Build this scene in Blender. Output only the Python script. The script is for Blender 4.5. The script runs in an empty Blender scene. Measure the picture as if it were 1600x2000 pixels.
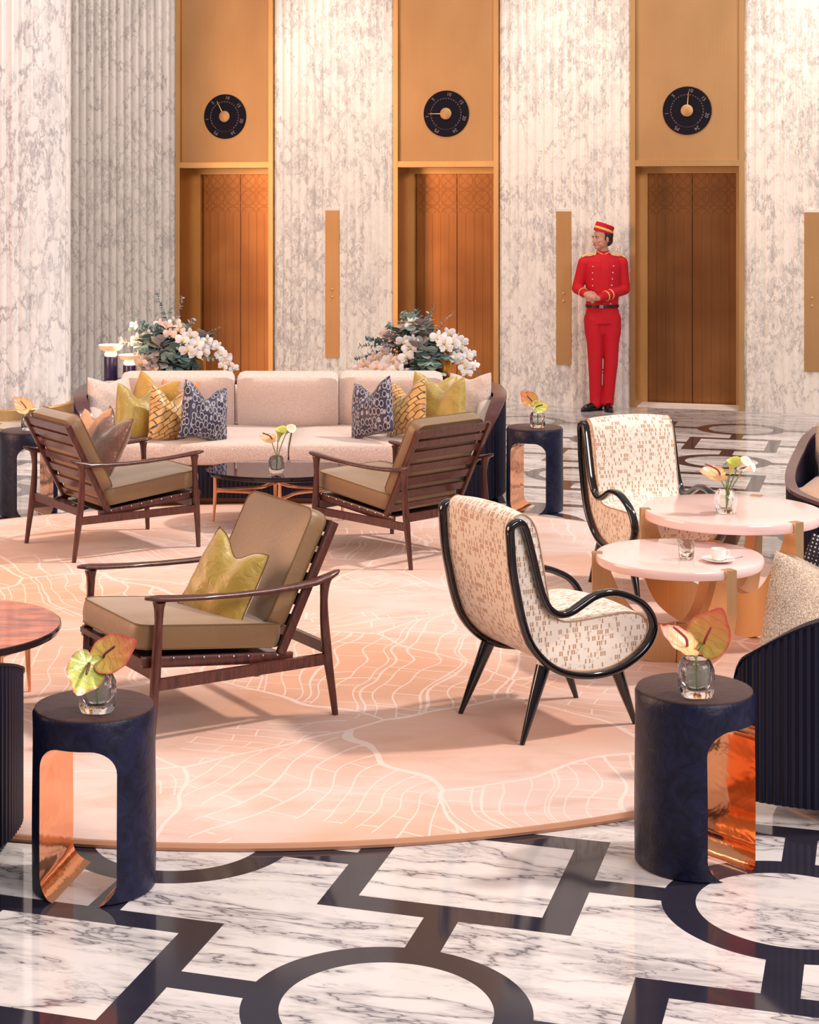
import bpy, bmesh, math, random
from mathutils import Vector, Matrix, Euler, noise
from math import sin, cos, pi, sqrt, atan2, radians

scene = bpy.context.scene
col = scene.collection
random.seed(7)

# ---------------------------------------------------------------- camera
CAM_H = 2.186
cd = bpy.data.cameras.new('camera')
cam = bpy.data.objects.new('camera', cd)
col.objects.link(cam)
cam.location = (0, 0, CAM_H)
cam.rotation_euler = (pi / 2, 0, 0)
cd.sensor_fit = 'HORIZONTAL'
cd.sensor_width = 32.0
cd.lens = 3483.2 / 1600 * 32.0
cd.shift_x = (800 - 656.73) / 1600
cd.shift_y = -(1000 - 369.26) / 1600
cd.clip_end = 200
scene.camera = cam

# ---------------------------------------------------------------- light
world = bpy.data.worlds.new('world')
scene.world = world
world.use_nodes = True
wn = world.node_tree.nodes
wl = world.node_tree.links
bg = wn['Background']
wg = wn.new('ShaderNodeTexCoord')
wsep = wn.new('ShaderNodeSeparateXYZ')
wr = wn.new('ShaderNodeValToRGB')
wl.new(wg.outputs['Generated'], wsep.inputs[0])
wl.new(wsep.outputs['Z'], wr.inputs[0])
wr.color_ramp.elements[0].position = 0.0
wr.color_ramp.elements[0].color = (0.42, 0.33, 0.33, 1)
wr.color_ramp.elements[1].position = 0.85
wr.color_ramp.elements[1].color = (1.0, 0.93, 0.90, 1)
e = wr.color_ramp.elements.new(0.25)
e.color = (0.55, 0.47, 0.47, 1)
wl.new(wr.outputs[0], bg.inputs[0])
bg.inputs[1].default_value = 0.52


def light(name, kind, loc, direction, energy, color, **kw):
    ld = bpy.data.lights.new(name, kind)
    ld.energy = energy
    ld.color = color
    for k, v in kw.items():
        setattr(ld, k, v)
    lo = bpy.data.objects.new(name, ld)
    col.objects.link(lo)
    lo.location = loc
    lo.rotation_euler = Vector(direction).to_track_quat('-Z', 'Y').to_euler()
    return lo


light('sun', 'SUN', (8, 2, 9), (-0.62, -0.05, -0.78), 2.7, (1.0, 0.89, 0.80), angle=radians(4))
light('warm_side_fill', 'AREA', (-7.5, 8.5, 2.8), (1, 0.0, -0.12), 560, (1.0, 0.56, 0.33), shape='RECTANGLE', size=5, size_y=3)  # added warm fill, stands in for bounced light on left-facing sides
light('wall_fill_light', 'AREA', (1.0, 10.0, 9.5), (0.12, 0.8, -0.58), 400, (1.0, 0.92, 0.84), shape='RECTANGLE', size=9, size_y=2.5)  # added overhead fill that brightens the lift wall, no fixture modelled
light('soft_right_light', 'AREA', (6.5, -1.5, 6.0), (-0.55, 0.8, -0.45), 900, (1.0, 0.93, 0.93), shape='RECTANGLE', size=6, size_y=3)  # added broad soft light from the right, no window modelled

scene.view_settings.view_transform = 'Standard'
scene.view_settings.look = 'None'
scene.view_settings.gamma = 1.0
scene.view_settings.use_curve_mapping = False
scene.view_settings.exposure = 0.0

# ---------------------------------------------------------------- frames of reference
F_, CX_, CY_ = 3483.2, 656.73, 369.26
TH = -0.3003
OX, OY = 0.1332, 4.754


def lat(u, v, z=0.0):
    """point of the hall's own grid (u along the lift wall, v towards it)"""
    return Vector((OX + cos(TH) * u - sin(TH) * v, OY + sin(TH) * u + cos(TH) * v, z))


def at(px, py, Y):
    return Vector(((px - CX_) / F_ * Y, Y, CAM_H - (py - CY_) / F_ * Y))


# ---------------------------------------------------------------- node helpers
def srgb(r, g, b):
    f = lambda c: (c / 255 / 12.92) if c / 255 <= 0.04045 else ((c / 255 + 0.055) / 1.055) ** 2.4
    return (f(r), f(g), f(b), 1)


class NT:
    def __init__(s, name):
        s.m = bpy.data.materials.new(name)
        s.m.use_nodes = True
        s.t = s.m.node_tree
        s.b = s.t.nodes['Principled BSDF']

    def n(s, typ, **kw):
        x = s.t.nodes.new('ShaderNode' + typ)
        for k, v in kw.items():
            if k.startswith('i_'):
                key = k[2:]
                key = int(key) if key.isdigit() else key.replace('_', ' ')
                s.set(x.inputs[key], v)
            else:
                setattr(x, k, v)
        return x

    def set(s, inp, v):
        if hasattr(v, 'outputs'):
            s.t.links.new(v.outputs[0], inp)
        elif hasattr(v, 'is_linked'):
            s.t.links.new(v, inp)
        else:
            inp.default_value = v

    def math(s, op, a, b=0.0, c=None, clamp=False):
        x = s.t.nodes.new('ShaderNodeMath')
        x.operation = op
        x.use_clamp = clamp
        s.set(x.inputs[0], a)
        s.set(x.inputs[1], b)
        if c is not None:
            s.set(x.inputs[2], c)
        return x.outputs[0]

    def mix(s, f, a, b, blend='MIX'):
        x = s.t.nodes.new('ShaderNodeMix')
        x.data_type = 'RGBA'
        x.blend_type = blend
        s.set(x.inputs[0], f)
        s.set(x.inputs[6], a)
        s.set(x.inputs[7], b)
        return x.outputs[2]

    def coord(s, kind='Object', scale=(1, 1, 1), rot=(0, 0, 0), loc=(0, 0, 0)):
        tc = s.t.nodes.new('ShaderNodeTexCoord')
        mp = s.t.nodes.new('ShaderNodeMapping')
        s.t.links.new(tc.outputs[kind], mp.inputs[0])
        mp.inputs['Scale'].default_value = scale
        mp.inputs['Rotation'].default_value = rot
        mp.inputs['Location'].default_value = loc
        return mp.outputs[0]

    def noise(s, vec, scale, detail=4, rough=0.55, dist=0.0):
        x = s.n('TexNoise')
        s.set(x.inputs['Vector'], vec)
        x.inputs['Scale'].default_value = scale
        x.inputs['Detail'].default_value = detail
        x.inputs['Roughness'].default_value = rough
        x.inputs['Distortion'].default_value = dist
        return x

    def ramp(s, fac, stops):
        x = s.n('ValToRGB')
        s.set(x.inputs[0], fac)
        el = x.color_ramp.elements
        while len(el) < len(stops):
            el.new(0.5)
        for e_, (p, c) in zip(el, stops):
            e_.position = p
            e_.color = c if len(c) == 4 else (*c, 1)
        return x.outputs[0]

    def bump(s, h, strength=0.3, dist=0.01):
        x = s.n('Bump')
        s.set(x.inputs['Height'], h)
        x.inputs['Strength'].default_value = strength
        x.inputs['Distance'].default_value = dist
        s.t.links.new(x.outputs[0], s.b.inputs['Normal'])

    def out(s, color=None, rough=0.5, metal=0.0, **kw):
        if color is not None:
            s.set(s.b.inputs['Base Color'], color)
        s.set(s.b.inputs['Roughness'], rough)
        s.set(s.b.inputs['Metallic'], metal)
        for k, v in kw.items():
            s.set(s.b.inputs[k.replace('_', ' ')], v)
        return s.m


def G1(v):
    return (v, v, v, 1)


def veins(t, vec, scale, width, power=1.0, warp=1.6, seed=0.0):
    """thin branching vein mask 0..1"""
    w = t.noise(vec, scale * 0.6, 3, 0.5)
    mixv = t.n('VectorMath', operation='MULTIPLY_ADD')
    t.set(mixv.inputs[0], w.outputs['Color'])
    mixv.inputs[1].default_value = (warp, warp, warp)
    t.set(mixv.inputs[2], vec)
    nn = t.noise(mixv.outputs[0], scale, 5, 0.6)
    d = t.math('ABSOLUTE', t.math('SUBTRACT', nn.outputs[0], 0.5))
    m = t.math('SUBTRACT', 1.0, t.math('DIVIDE', d, width), clamp=True)
    return t.math('POWER', m, power)


M = {}


def make_dots():
    t = NT('dark_dotted_knit')
    x = t.n('TexVoronoi', feature='F1')
    t.set(x.inputs['Vector'], t.coord('Object', (1, 0.05, 1)))
    x.inputs['Scale'].default_value = 62
    x.inputs['Randomness'].default_value = 0.12
    f = t.math('LESS_THAN', x.outputs['Distance'], 0.27)
    t.bump(f, 0.3, 0.003)
    M['dark_knit'] = t.out(t.mix(f, srgb(24, 20, 34), srgb(196, 190, 200)), 0.8)


def solid(name, rgb, rough=0.5, metal=0.0, **kw):
    t = NT(name)
    M[name] = t.out(srgb(*rgb), rough, metal, **kw)
    return M[name]


def fabric(name, rgb, rgb2, scale=300, rough=0.85, sheen=0.3, bump=0.25, stretch=(1, 1, 1)):
    t = NT(name)
    v = t.coord('Object', stretch)
    n1 = t.noise(v, scale, 2, 0.7)
    c = t.mix(t.ramp(n1.outputs[0], [(0.35, G1(0)), (0.65, G1(1))]), srgb(*rgb), srgb(*rgb2))
    t.bump(n1.outputs[0], bump, 0.003)
    M[name] = t.out(c, rough, 0.0, Sheen_Weight=sheen)
    return M[name]


def satin(name, rgb, rgb2, rough=0.38, scale=6.0, wr=0.45):
    t = NT(name)
    v = t.coord('Object')
    n1 = t.noise(v, scale, 3, 0.5, 0.6)
    c = t.mix(n1.outputs[0], srgb(*rgb), srgb(*rgb2))
    n2 = t.noise(v, 22, 3, 0.5, 1.5)
    t.bump(n2.outputs[0], wr, 0.012)
    M[name] = t.out(c, rough, 0.0, Sheen_Weight=0.5, Specular_IOR_Level=0.6)
    return M[name]


def wood(name, rgb, rgb2, stretch=(1, 14, 14), rough=0.3, scale=6):
    t = NT(name)
    v = t.coord('Object', stretch)
    n1 = t.noise(v, scale, 4, 0.6, 0.4)
    c = t.mix(t.ramp(n1.outputs[0], [(0.3, G1(0)), (0.7, G1(1))]), srgb(*rgb), srgb(*rgb2))
    M[name] = t.out(c, rough, 0.0, Coat_Weight=0.3, Coat_Roughness=0.15)
    return M[name]


def brushed(name, rgb, rgb2, rough=0.32, stretch=(220, 220, 1.5), bscale=1.0):
    t = NT(name)
    v = t.coord('Object', stretch)
    n1 = t.noise(v, 1.0, 3, 0.6)
    v2 = t.coord('Object', (1.3, 1.3, 0.7))
    n2 = t.noise(v2, 1.5 * bscale, 3, 0.5)
    f = t.math('ADD', t.math('MULTIPLY', n1.outputs[0], 0.35), t.math('MULTIPLY', n2.outputs[0], 0.65))
    c = t.mix(t.ramp(f, [(0.35, G1(0)), (0.65, G1(1))]), srgb(*rgb), srgb(*rgb2))
    t.bump(n1.outputs[0], 0.06, 0.002)
    M[name] = t.out(c, rough, 1.0)
    return M[name]


# ---- floor: white marble inlaid with dark rings, square rings and straps (all in the hall grid, 1 m pitch)
def make_floor_mat():
    t = NT('inlaid_marble_floor')
    v = t.coord('Object')
    sep = t.n('SeparateXYZ')
    t.set(sep.inputs[0], v)
    u, w = sep.outputs[0], sep.outputs[1]
    mm = lambda op, a, b=0.0, c=None: t.math(op, a, b, c)
    iu = mm('FLOOR', mm('ADD', u, 0.5))
    iw = mm('FLOOR', mm('ADD', w, 0.5))
    fu = mm('ABSOLUTE', mm('SUBTRACT', u, iu))
    fw = mm('ABSOLUTE', mm('SUBTRACT', w, iw))
    par = mm('ABSOLUTE', mm('MODULO', mm('ABSOLUTE', mm('ADD', iu, iw)), 2.0))     # 0 circle, 1 square
    r = mm('SQRT', mm('ADD', mm('MULTIPLY', fu, fu), mm('MULTIPLY', fw, fw)))
    q = mm('MAXIMUM', fu, fw)
    d = mm('ADD', mm('MULTIPLY', r, mm('SUBTRACT', 1.0, par)), mm('MULTIPLY', q, par))
    outer = mm('LESS_THAN', d, 0.391)
    inner = mm('LESS_THAN', d, 0.287)
    strap = mm('LESS_THAN', mm('MINIMUM', fu, fw), 0.0528)
    strap = mm('MULTIPLY', strap, mm('SUBTRACT', 1.0, outer))
    ring = mm('SUBTRACT', outer, inner)
    dark = mm('MAXIMUM', strap, ring)
    dark = mm('MULTIPLY', dark, mm('LESS_THAN', w, 12.40))
    # veins run diagonally and flip between pieces
    rnd = t.n('TexWhiteNoise', noise_dimensions='2D')
    cv = t.n('CombineXYZ')
    t.set(cv.inputs[0], iu); t.set(cv.inputs[1], iw)
    t.set(rnd.inputs['Vector'], cv)
    off = t.n('VectorMath', operation='MULTIPLY_ADD')
    sc = mm('MULTIPLY', inner, 9.0)
    t.set(off.inputs[0], rnd.outputs['Color'])
    cs = t.n('CombineXYZ'); t.set(cs.inputs[0], sc); t.set(cs.inputs[1], sc); t.set(cs.inputs[2], sc)
    t.set(off.inputs[1], cs)
    t.set(off.inputs[2], v)
    mp = t.n('Mapping')
    t.set(mp.inputs[0], off)
    mp.inputs['Rotation'].default_value = (0, 0, radians(-76))
    mp.inputs['Scale'].default_value = (0.8, 2.9, 1)
    v1 = mm('MAXIMUM', veins(t, mp.outputs[0], 1.35, 0.015, 1.0, 0.75), mm('MULTIPLY', veins(t, mp.outputs[0], 1.35, 0.06, 1.4, 0.75), 0.5))
    v2 = mm('MAXIMUM', veins(t, mp.outputs[0], 3.0, 0.022, 1.0, 0.4), mm('MULTIPLY', veins(t, mp.outputs[0], 3.0, 0.08, 1.3, 0.4), 0.45))
    v3 = veins(t, mp.outputs[0], 8.0, 0.05, 1.0, 0.3)
    pat = t.noise(mp.outputs[0], 1.1, 3, 0.5)
    pm = t.ramp(pat.outputs[0], [(0.44, G1(0)), (0.60, G1(1))])
    clouds = t.noise(mp.outputs[0], 2.2, 8, 0.7, 0.6)
    cm = t.ramp(clouds.outputs[0], [(0.50, G1(0)), (0.66, G1(1))])
    vv = mm('MAXIMUM', mm('MULTIPLY', v1, 0.9), mm('MULTIPLY', mm('MULTIPLY', v2, pm), 0.8))
    vv = mm('MAXIMUM', vv, mm('MULTIPLY', mm('MULTIPLY', v3, cm), 0.6))
    vv = mm('MAXIMUM', vv, mm('MULTIPLY', mm('MULTIPLY', cm, pm), 0.55))
    white = t.mix(vv, srgb(216, 209, 207), srgb(68, 60, 74))
    dn = t.noise(v, 9, 4, 0.6)
    darkc = t.mix(dn.outputs[0], srgb(34, 34, 46), srgb(48, 44, 56))
    c = t.mix(dark, white, darkc)
    M['floor'] = t.out(c, 0.07, 0.0, Specular_IOR_Level=0.55)


def make_wall_mat(name, base, vein, sc):
    t = NT(name)
    v = t.coord('Object', (1.0, 1.0, 0.6), (0, 0, 0))
    jit = t.noise(t.coord('Object', (6, 6, 1.5)), 6, 4, 0.7)
    wv = t.n('VectorMath', operation='MULTIPLY_ADD')
    t.set(wv.inputs[0], jit.outputs['Color'])
    wv.inputs[1].default_value = (0.10, 0.10, 0.10)
    t.set(wv.inputs[2], v)
    v = wv.outputs[0]
    v1 = veins(t, v, 3.4 * sc, 0.026, 1.6, 0.8)
    v2 = veins(t, v, 8.5 * sc, 0.040, 1.2, 0.35)
    v3 = veins(t, v, 17 * sc, 0.06, 1.0, 0.2)
    pat = t.noise(v, 0.9 * sc, 3, 0.55, 0.5)
    pm = t.ramp(pat.outputs[0], [(0.42, G1(0)), (0.62, G1(1))])
    cl = t.noise(v, 7 * sc, 5, 0.75, 0.8)
    cm = t.ramp(cl.outputs[0], [(0.50, G1(0)), (0.70, G1(1))])
    vv = t.math('MAXIMUM', t.math('MULTIPLY', v1, 0.62), t.math('MULTIPLY', t.math('MULTIPLY', v2, t.math('MULTIPLY_ADD', pm, 0.62, 0.12)), 0.85))
    vv = t.math('MAXIMUM', vv, t.math('MULTIPLY', t.math('MULTIPLY', t.math('MULTIPLY', v3, cm), pm), 0.7))
    vv = t.math('MAXIMUM', vv, t.math('MULTIPLY', t.math('MULTIPLY', cm, pm), 0.42))
    c = t.mix(vv, srgb(*base), srgb(*vein))
    M[name] = t.out(c, 0.28, 0.0)


def make_rug_mat():
    t = NT('rug_pile')
    v = t.coord('Object')
    n0 = t.noise(v, 0.55, 3, 0.55, 0.6)
    n1 = t.noise(t.coord('Object', (1, 2.2, 1)), 2.4, 5, 0.6, 0.8)
    base = t.mix(t.ramp(n0.outputs[0], [(0.38, G1(0)), (0.62, G1(1))]), srgb(216, 190, 182), srgb(208, 156, 128))
    base = t.mix(t.math('MULTIPLY', t.ramp(n1.outputs[0], [(0.45, G1(0)), (0.7, G1(1))]), 0.45), base, srgb(190, 142, 120))
    # town-map lines: warped districts, each with its own street grid
    warp = t.noise(v, 0.9, 2, 0.5)
    wv = t.n('VectorMath', operation='MULTIPLY_ADD')
    t.set(wv.inputs[0], warp.outputs['Color'])
    wv.inputs[1].default_value = (0.7, 0.7, 0)
    t.set(wv.inputs[2], v)
    ed = t.n('TexVoronoi', feature='DISTANCE_TO_EDGE', voronoi_dimensions='2D')
    t.set(ed.inputs['Vector'], wv.outputs[0])
    ed.inputs['Scale'].default_value = 0.95
    big = t.math('LESS_THAN', ed.outputs['Distance'], 0.0085)
    ds = t.n('TexVoronoi', feature='F1', voronoi_dimensions='2D')
    t.set(ds.inputs['Vector'], wv.outputs[0])
    ds.inputs['Scale'].default_value = 0.95
    sp = t.n('SeparateColor')
    t.set(sp.inputs[0], ds.outputs['Color'])
    rot = t.n('VectorRotate', rotation_type='Z_AXIS')
    t.set(rot.inputs['Vector'], wv.outputs[0])
    t.set(rot.inputs['Angle'], t.math('MULTIPLY', sp.outputs[0], 3.1))

    def grid(wid, hgt, mort, thr, ch):
        b = t.n('TexBrick')
        t.set(b.inputs['Vector'], rot.outputs[0])
        b.offset = 0.37
        b.inputs['Scale'].default_value = 1.0
        b.inputs['Mortar Size'].default_value = mort
        b.inputs['Mortar Smooth'].default_value = 0.0
        b.inputs['Brick Width'].default_value = wid
        b.inputs['Row Height'].default_value = hgt
        return t.math('MULTIPLY', b.outputs['Fac'], t.math('GREATER_THAN', sp.outputs[ch], thr))
    fade = t.noise(v, 0.8, 2, 0.5)
    fm = t.math('GREATER_THAN', fade.outputs[0], 0.43)
    g = t.math('MAXIMUM', grid(0.27, 0.095, 0.0040, 0.22, 1), grid(0.62, 0.27, 0.0055, 0.15, 2))
    ln = t.math('MAXIMUM', big, t.math('MULTIPLY', g, fm))
    c = t.mix(t.math('MULTIPLY', ln, 0.62), base, srgb(234, 214, 206))
    fine = t.noise(v, 160, 2, 0.6)
    h = t.math('ADD', t.math('MULTIPLY', fine.outputs[0], 0.35), t.math('MULTIPLY', ln, -0.6))
    t.bump(h, 0.5, 0.006)
    M['rug'] = t.out(c, 0.95, 0.0, Sheen_Weight=0.1)


def make_dash_fabric(name, base, dash, thread):
    t = NT(name)
    tc = t.n('TexCoord')
    sep = t.n('SeparateXYZ')
    t.set(sep.inputs[0], tc.outputs['UV'])

    def cells(sx, sy, thr, ox, oy, stag):
        y = t.math('MULTIPLY_ADD', sep.outputs[1], sy, oy)
        row = t.math('FLOOR', y)
        xx = t.math('ADD', t.math('MULTIPLY_ADD', sep.outputs[0], sx, ox), t.math('MULTIPLY', row, stag))
        cx = t.math('FLOOR', xx)
        c = t.n('CombineXYZ'); t.set(c.inputs[0], cx); t.set(c.inputs[1], row); c.inputs[2].default_value = ox
        w = t.n('TexWhiteNoise', noise_dimensions='3D'); t.set(w.inputs['Vector'], c)
        hit = t.math('GREATER_THAN', w.outputs['Value'], thr)
        fx = t.math('ABSOLUTE', t.math('SUBTRACT', t.math('SUBTRACT', xx, cx), 0.5))
        fy = t.math('ABSOLUTE', t.math('SUBTRACT', t.math('SUBTRACT', y, row), 0.5))
        inside = t.math('MULTIPLY', t.math('LESS_THAN', fx, 0.36), t.math('LESS_THAN', fy, 0.42))
        return t.math('MULTIPLY', hit, inside)
    a = cells(104, 46, 0.68, 0.3, 0.1, 0.37)
    b = cells(56, 92, 0.82, 5.2, 3.1, 0.61)
    cA = t.mix(t.math('MULTIPLY', a, 0.85), srgb(*base), srgb(*dash))
    cB = t.mix(t.math('MULTIPLY', b, 0.6), cA, srgb(*thread))
    n = t.noise(tc.outputs['Object'], 500, 2, 0.6)
    t.bump(n.outputs[0], 0.25, 0.002)
    M[name] = t.out(cB, 0.8, 0.0, Sheen_Weight=0.2)


def make_ring_fabric():
    t = NT('navy_ring_velvet')
    v = t.coord('Object', (1, 1, 0.6))
    x = t.n('TexVoronoi', feature='F1')
    t.set(x.inputs['Vector'], v)
    x.inputs['Scale'].default_value = 30
    x.inputs['Randomness'].default_value = 0.35
    d = x.outputs['Distance']
    ring = t.math('MULTIPLY', t.math('GREATER_THAN', d, 0.40), t.math('LESS_THAN', d, 0.53))
    c = t.mix(ring, srgb(12, 9, 24), srgb(160, 150, 166))
    c = t.mix(t.math('GREATER_THAN', d, 0.57), c, srgb(32, 26, 56))
    t.bump(ring, 0.4, 0.004)
    M['navy_rings'] = t.out(c, 0.5, 0.0, Sheen_Weight=0.4)


def make_gold_pattern():
    t = NT('gold_jacquard')
    v = t.coord('Object', (1, 1, 1), (0, radians(38), 0))
    sep = t.n('SeparateXYZ'); t.set(sep.inputs[0], v)
    cb = t.n('CombineXYZ'); t.set(cb.inputs[0], sep.outputs[0]); t.set(cb.inputs[1], sep.outputs[2])
    w = t.noise(v, 5, 2, 0.5)
    mv = t.n('VectorMath', operation='MULTIPLY_ADD')
    t.set(mv.inputs[0], w.outputs['Color']); mv.inputs[1].default_value = (0.12, 0.12, 0.0); t.set(mv.inputs[2], cb)
    b = t.n('TexBrick')
    t.set(b.inputs['Vector'], mv.outputs[0])
    b.inputs['Scale'].default_value = 11
    b.inputs['Mortar Size'].default_value = 0.035
    b.inputs['Color1'].default_value = srgb(222, 172, 92)
    b.inputs['Color2'].default_value = srgb(196, 142, 74)
    b.inputs['Mortar'].default_value = srgb(70, 46, 62)
    b.inputs['Brick Width'].default_value = 0.9
    b.inputs['Row Height'].default_value = 0.38
    t.bump(b.outputs['Fac'], 0.3, 0.003)
    M['gold_pattern'] = t.out(b.outputs['Color'], 0.4, 0.0, Sheen_Weight=0.4)


make_floor_mat()
make_wall_mat('wall_marble', (240, 230, 220), (98, 90, 102), 1.0)
make_wall_mat('column_marble', (238, 232, 230), (92, 84, 102), 0.6)
make_rug_mat()
make_dash_fabric('dash_fabric', (234, 222, 208), (172, 120, 78), (200, 184, 166))
make_ring_fabric()
make_gold_pattern()
brushed('brass', (202, 160, 108), (218, 178, 126), 0.40)
brushed('brass_panel', (186, 146, 102), (200, 160, 114), 0.5)

brushed('table_brass', (206, 168, 122), (222, 186, 142), 0.46)
brushed('rose_gold', (232, 170, 132), (242, 186, 146), 0.28)
wood('walnut', (50, 20, 20), (96, 46, 36), (9, 9, 2.0), 0.32)
wood('rim_wood', (70, 38, 42), (96, 56, 56), (3, 3, 12), 0.3)
wood('red_marble_top', (112, 34, 30), (224, 116, 58), (2, 9, 2), 0.06, 2.2)
solid('black_lacquer', (8, 7, 16), 0.10, 0.0, Coat_Weight=0.6, Coat_Roughness=0.04)
solid('navy_panel', (16, 16, 38), 0.42, 0.0, Specular_IOR_Level=0.25)
solid('dark_glass', (40, 26, 40), 0.04, 0.0, Specular_IOR_Level=0.8)
solid('dark_edge', (30, 20, 26), 0.12)
solid('shadow_gap', (40, 26, 22), 0.6)
solid('plinth_bronze', (110, 74, 58), 0.35, 0.8)
satin('olive_cushion', (112, 82, 48), (134, 100, 60), 0.45, 3, 0.12)
solid('olive_piping', (112, 84, 48), 0.5)
satin('lime_velvet', (144, 116, 34), (184, 154, 62), 0.42)
satin('gold_satin', (170, 128, 40), (206, 160, 66), 0.38)
satin('bronze_satin', (96, 60, 50), (146, 102, 82), 0.30)
satin('tan_satin', (196, 134, 88), (214, 152, 104), 0.45)
fabric('sofa_linen', (230, 211, 200), (186, 160, 152), 260, 0.9, 0.3, 0.5, (1, 1, 0.3))
fabric('tweed', (226, 206, 184), (140, 112, 92), 210, 0.9, 0.2, 0.5)
make_dots()
fabric('red_wool', (204, 2, 30), (188, 0, 24), 90, 0.8, 0.0, 0.03)
solid('gold_braid', (244, 196, 110), 0.4)
solid('button_metal', (240, 210, 190), 0.25, 0.7)
solid('skin', (200, 142, 120), 0.5, 0.0, Subsurface_Weight=0.1)
solid('hair_dark', (44, 34, 40), 0.6)
solid('eye_dark', (34, 22, 24), 0.3)
solid('eye_white', (226, 214, 210), 0.3)
solid('lip', (158, 84, 80), 0.5)
solid('shoe_black', (22, 18, 28), 0.15)
solid('belt_black', (26, 20, 28), 0.35)
solid('rug_edge', (176, 128, 100), 0.95)
solid('silver', (210, 205, 205), 0.2, 1.0)
solid('porcelain', (244, 236, 230), 0.15)
solid('steel_blue', (80, 96, 140), 0.25, 0.8)
solid('dial_navy', (10, 4, 22), 0.6, 0.0, Specular_IOR_Level=0.2)
solid('dial_line', (150, 122, 116), 0.5)
solid('lamp_column', (58, 44, 84), 0.3)
solid('black_pot', (14, 16, 28), 0.3)
solid('gold_pot', (214, 150, 70), 0.3, 1.0)
solid('console_wood', (70, 46, 40), 0.4)
solid('wall_plain', (226, 214, 204), 0.6)
solid('orchid_white', (244, 236, 236), 0.6, 0.0, Subsurface_Weight=0.15)
solid('orchid_blush', (238, 208, 196), 0.6)
solid('orchid_centre', (222, 190, 90), 0.6)
solid('leaf_grey', (146, 168, 160), 0.6)
solid('leaf_dark', (98, 126, 126), 0.55)
solid('leaf_dusty', (160, 150, 150), 0.65)
solid('stem_green', (110, 130, 60), 0.5)
solid('spadix_red', (150, 50, 58), 0.5)
solid('spadix_dark', (96, 44, 40), 0.5)
solid('lily_white', (246, 238, 222), 0.5)
solid('lily_green', (196, 198, 96), 0.5)


def make_spathe(name, edge, body, base):
    t = NT(name)
    tc = t.n('TexCoord')
    sep = t.n('SeparateXYZ'); t.set(sep.inputs[0], tc.outputs['UV'])
    # uv.x = 0 centre .. 1 rim ; uv.y = along the leaf
    c = t.mix(t.ramp(sep.outputs[1], [(0.15, G1(0)), (0.9, G1(1))]), srgb(*base), srgb(*body))
    wv = t.n('TexWave', wave_type='BANDS', bands_direction='Y')
    t.set(wv.inputs['Vector'], tc.outputs['UV'])
    wv.inputs['Scale'].default_value = 3.2
    wv.inputs['Distortion'].default_value = 5.0
    vm = t.ramp(wv.outputs['Fac'], [(0.84, G1(0)), (0.99, G1(1))])
    c = t.mix(t.math('MULTIPLY', vm, 0.28), c, srgb(*edge))
    rim = t.ramp(sep.outputs[0], [(0.86, G1(0)), (1.0, G1(1))])
    c = t.mix(t.math('MULTIPLY', rim, 0.8), c, srgb(*edge))
    t.bump(vm, 0.3, 0.002)
    M[name] = t.out(c, 0.3, 0.0, Coat_Weight=0.3)


make_spathe('spathe_green', (190, 60, 90), (196, 200, 90), (150, 172, 60))
make_spathe('spathe_pink', (226, 70, 90), (238, 176, 150), (206, 196, 110))
make_spathe('spathe_red', (200, 50, 66), (206, 124, 76), (170, 170, 66))
make_spathe('spathe_peach', (224, 116, 80), (240, 176, 130), (226, 190, 120))


def make_glass():
    t = NT('clear_glass')
    nn = t.noise(t.coord('Object'), 28, 2, 0.5, 0.6)
    t.bump(nn.outputs[0], 0.35, 0.01)
    M['glass'] = t.out((0.98, 0.99, 0.99, 1), 0.02, 0.0, Transmission_Weight=1.0, IOR=1.28)
    t = NT('vase_water')
    M['water'] = t.out(srgb(236, 244, 236), 0.05, 0.0, Transmission_Weight=0.92, IOR=1.15)


make_glass()


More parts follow.
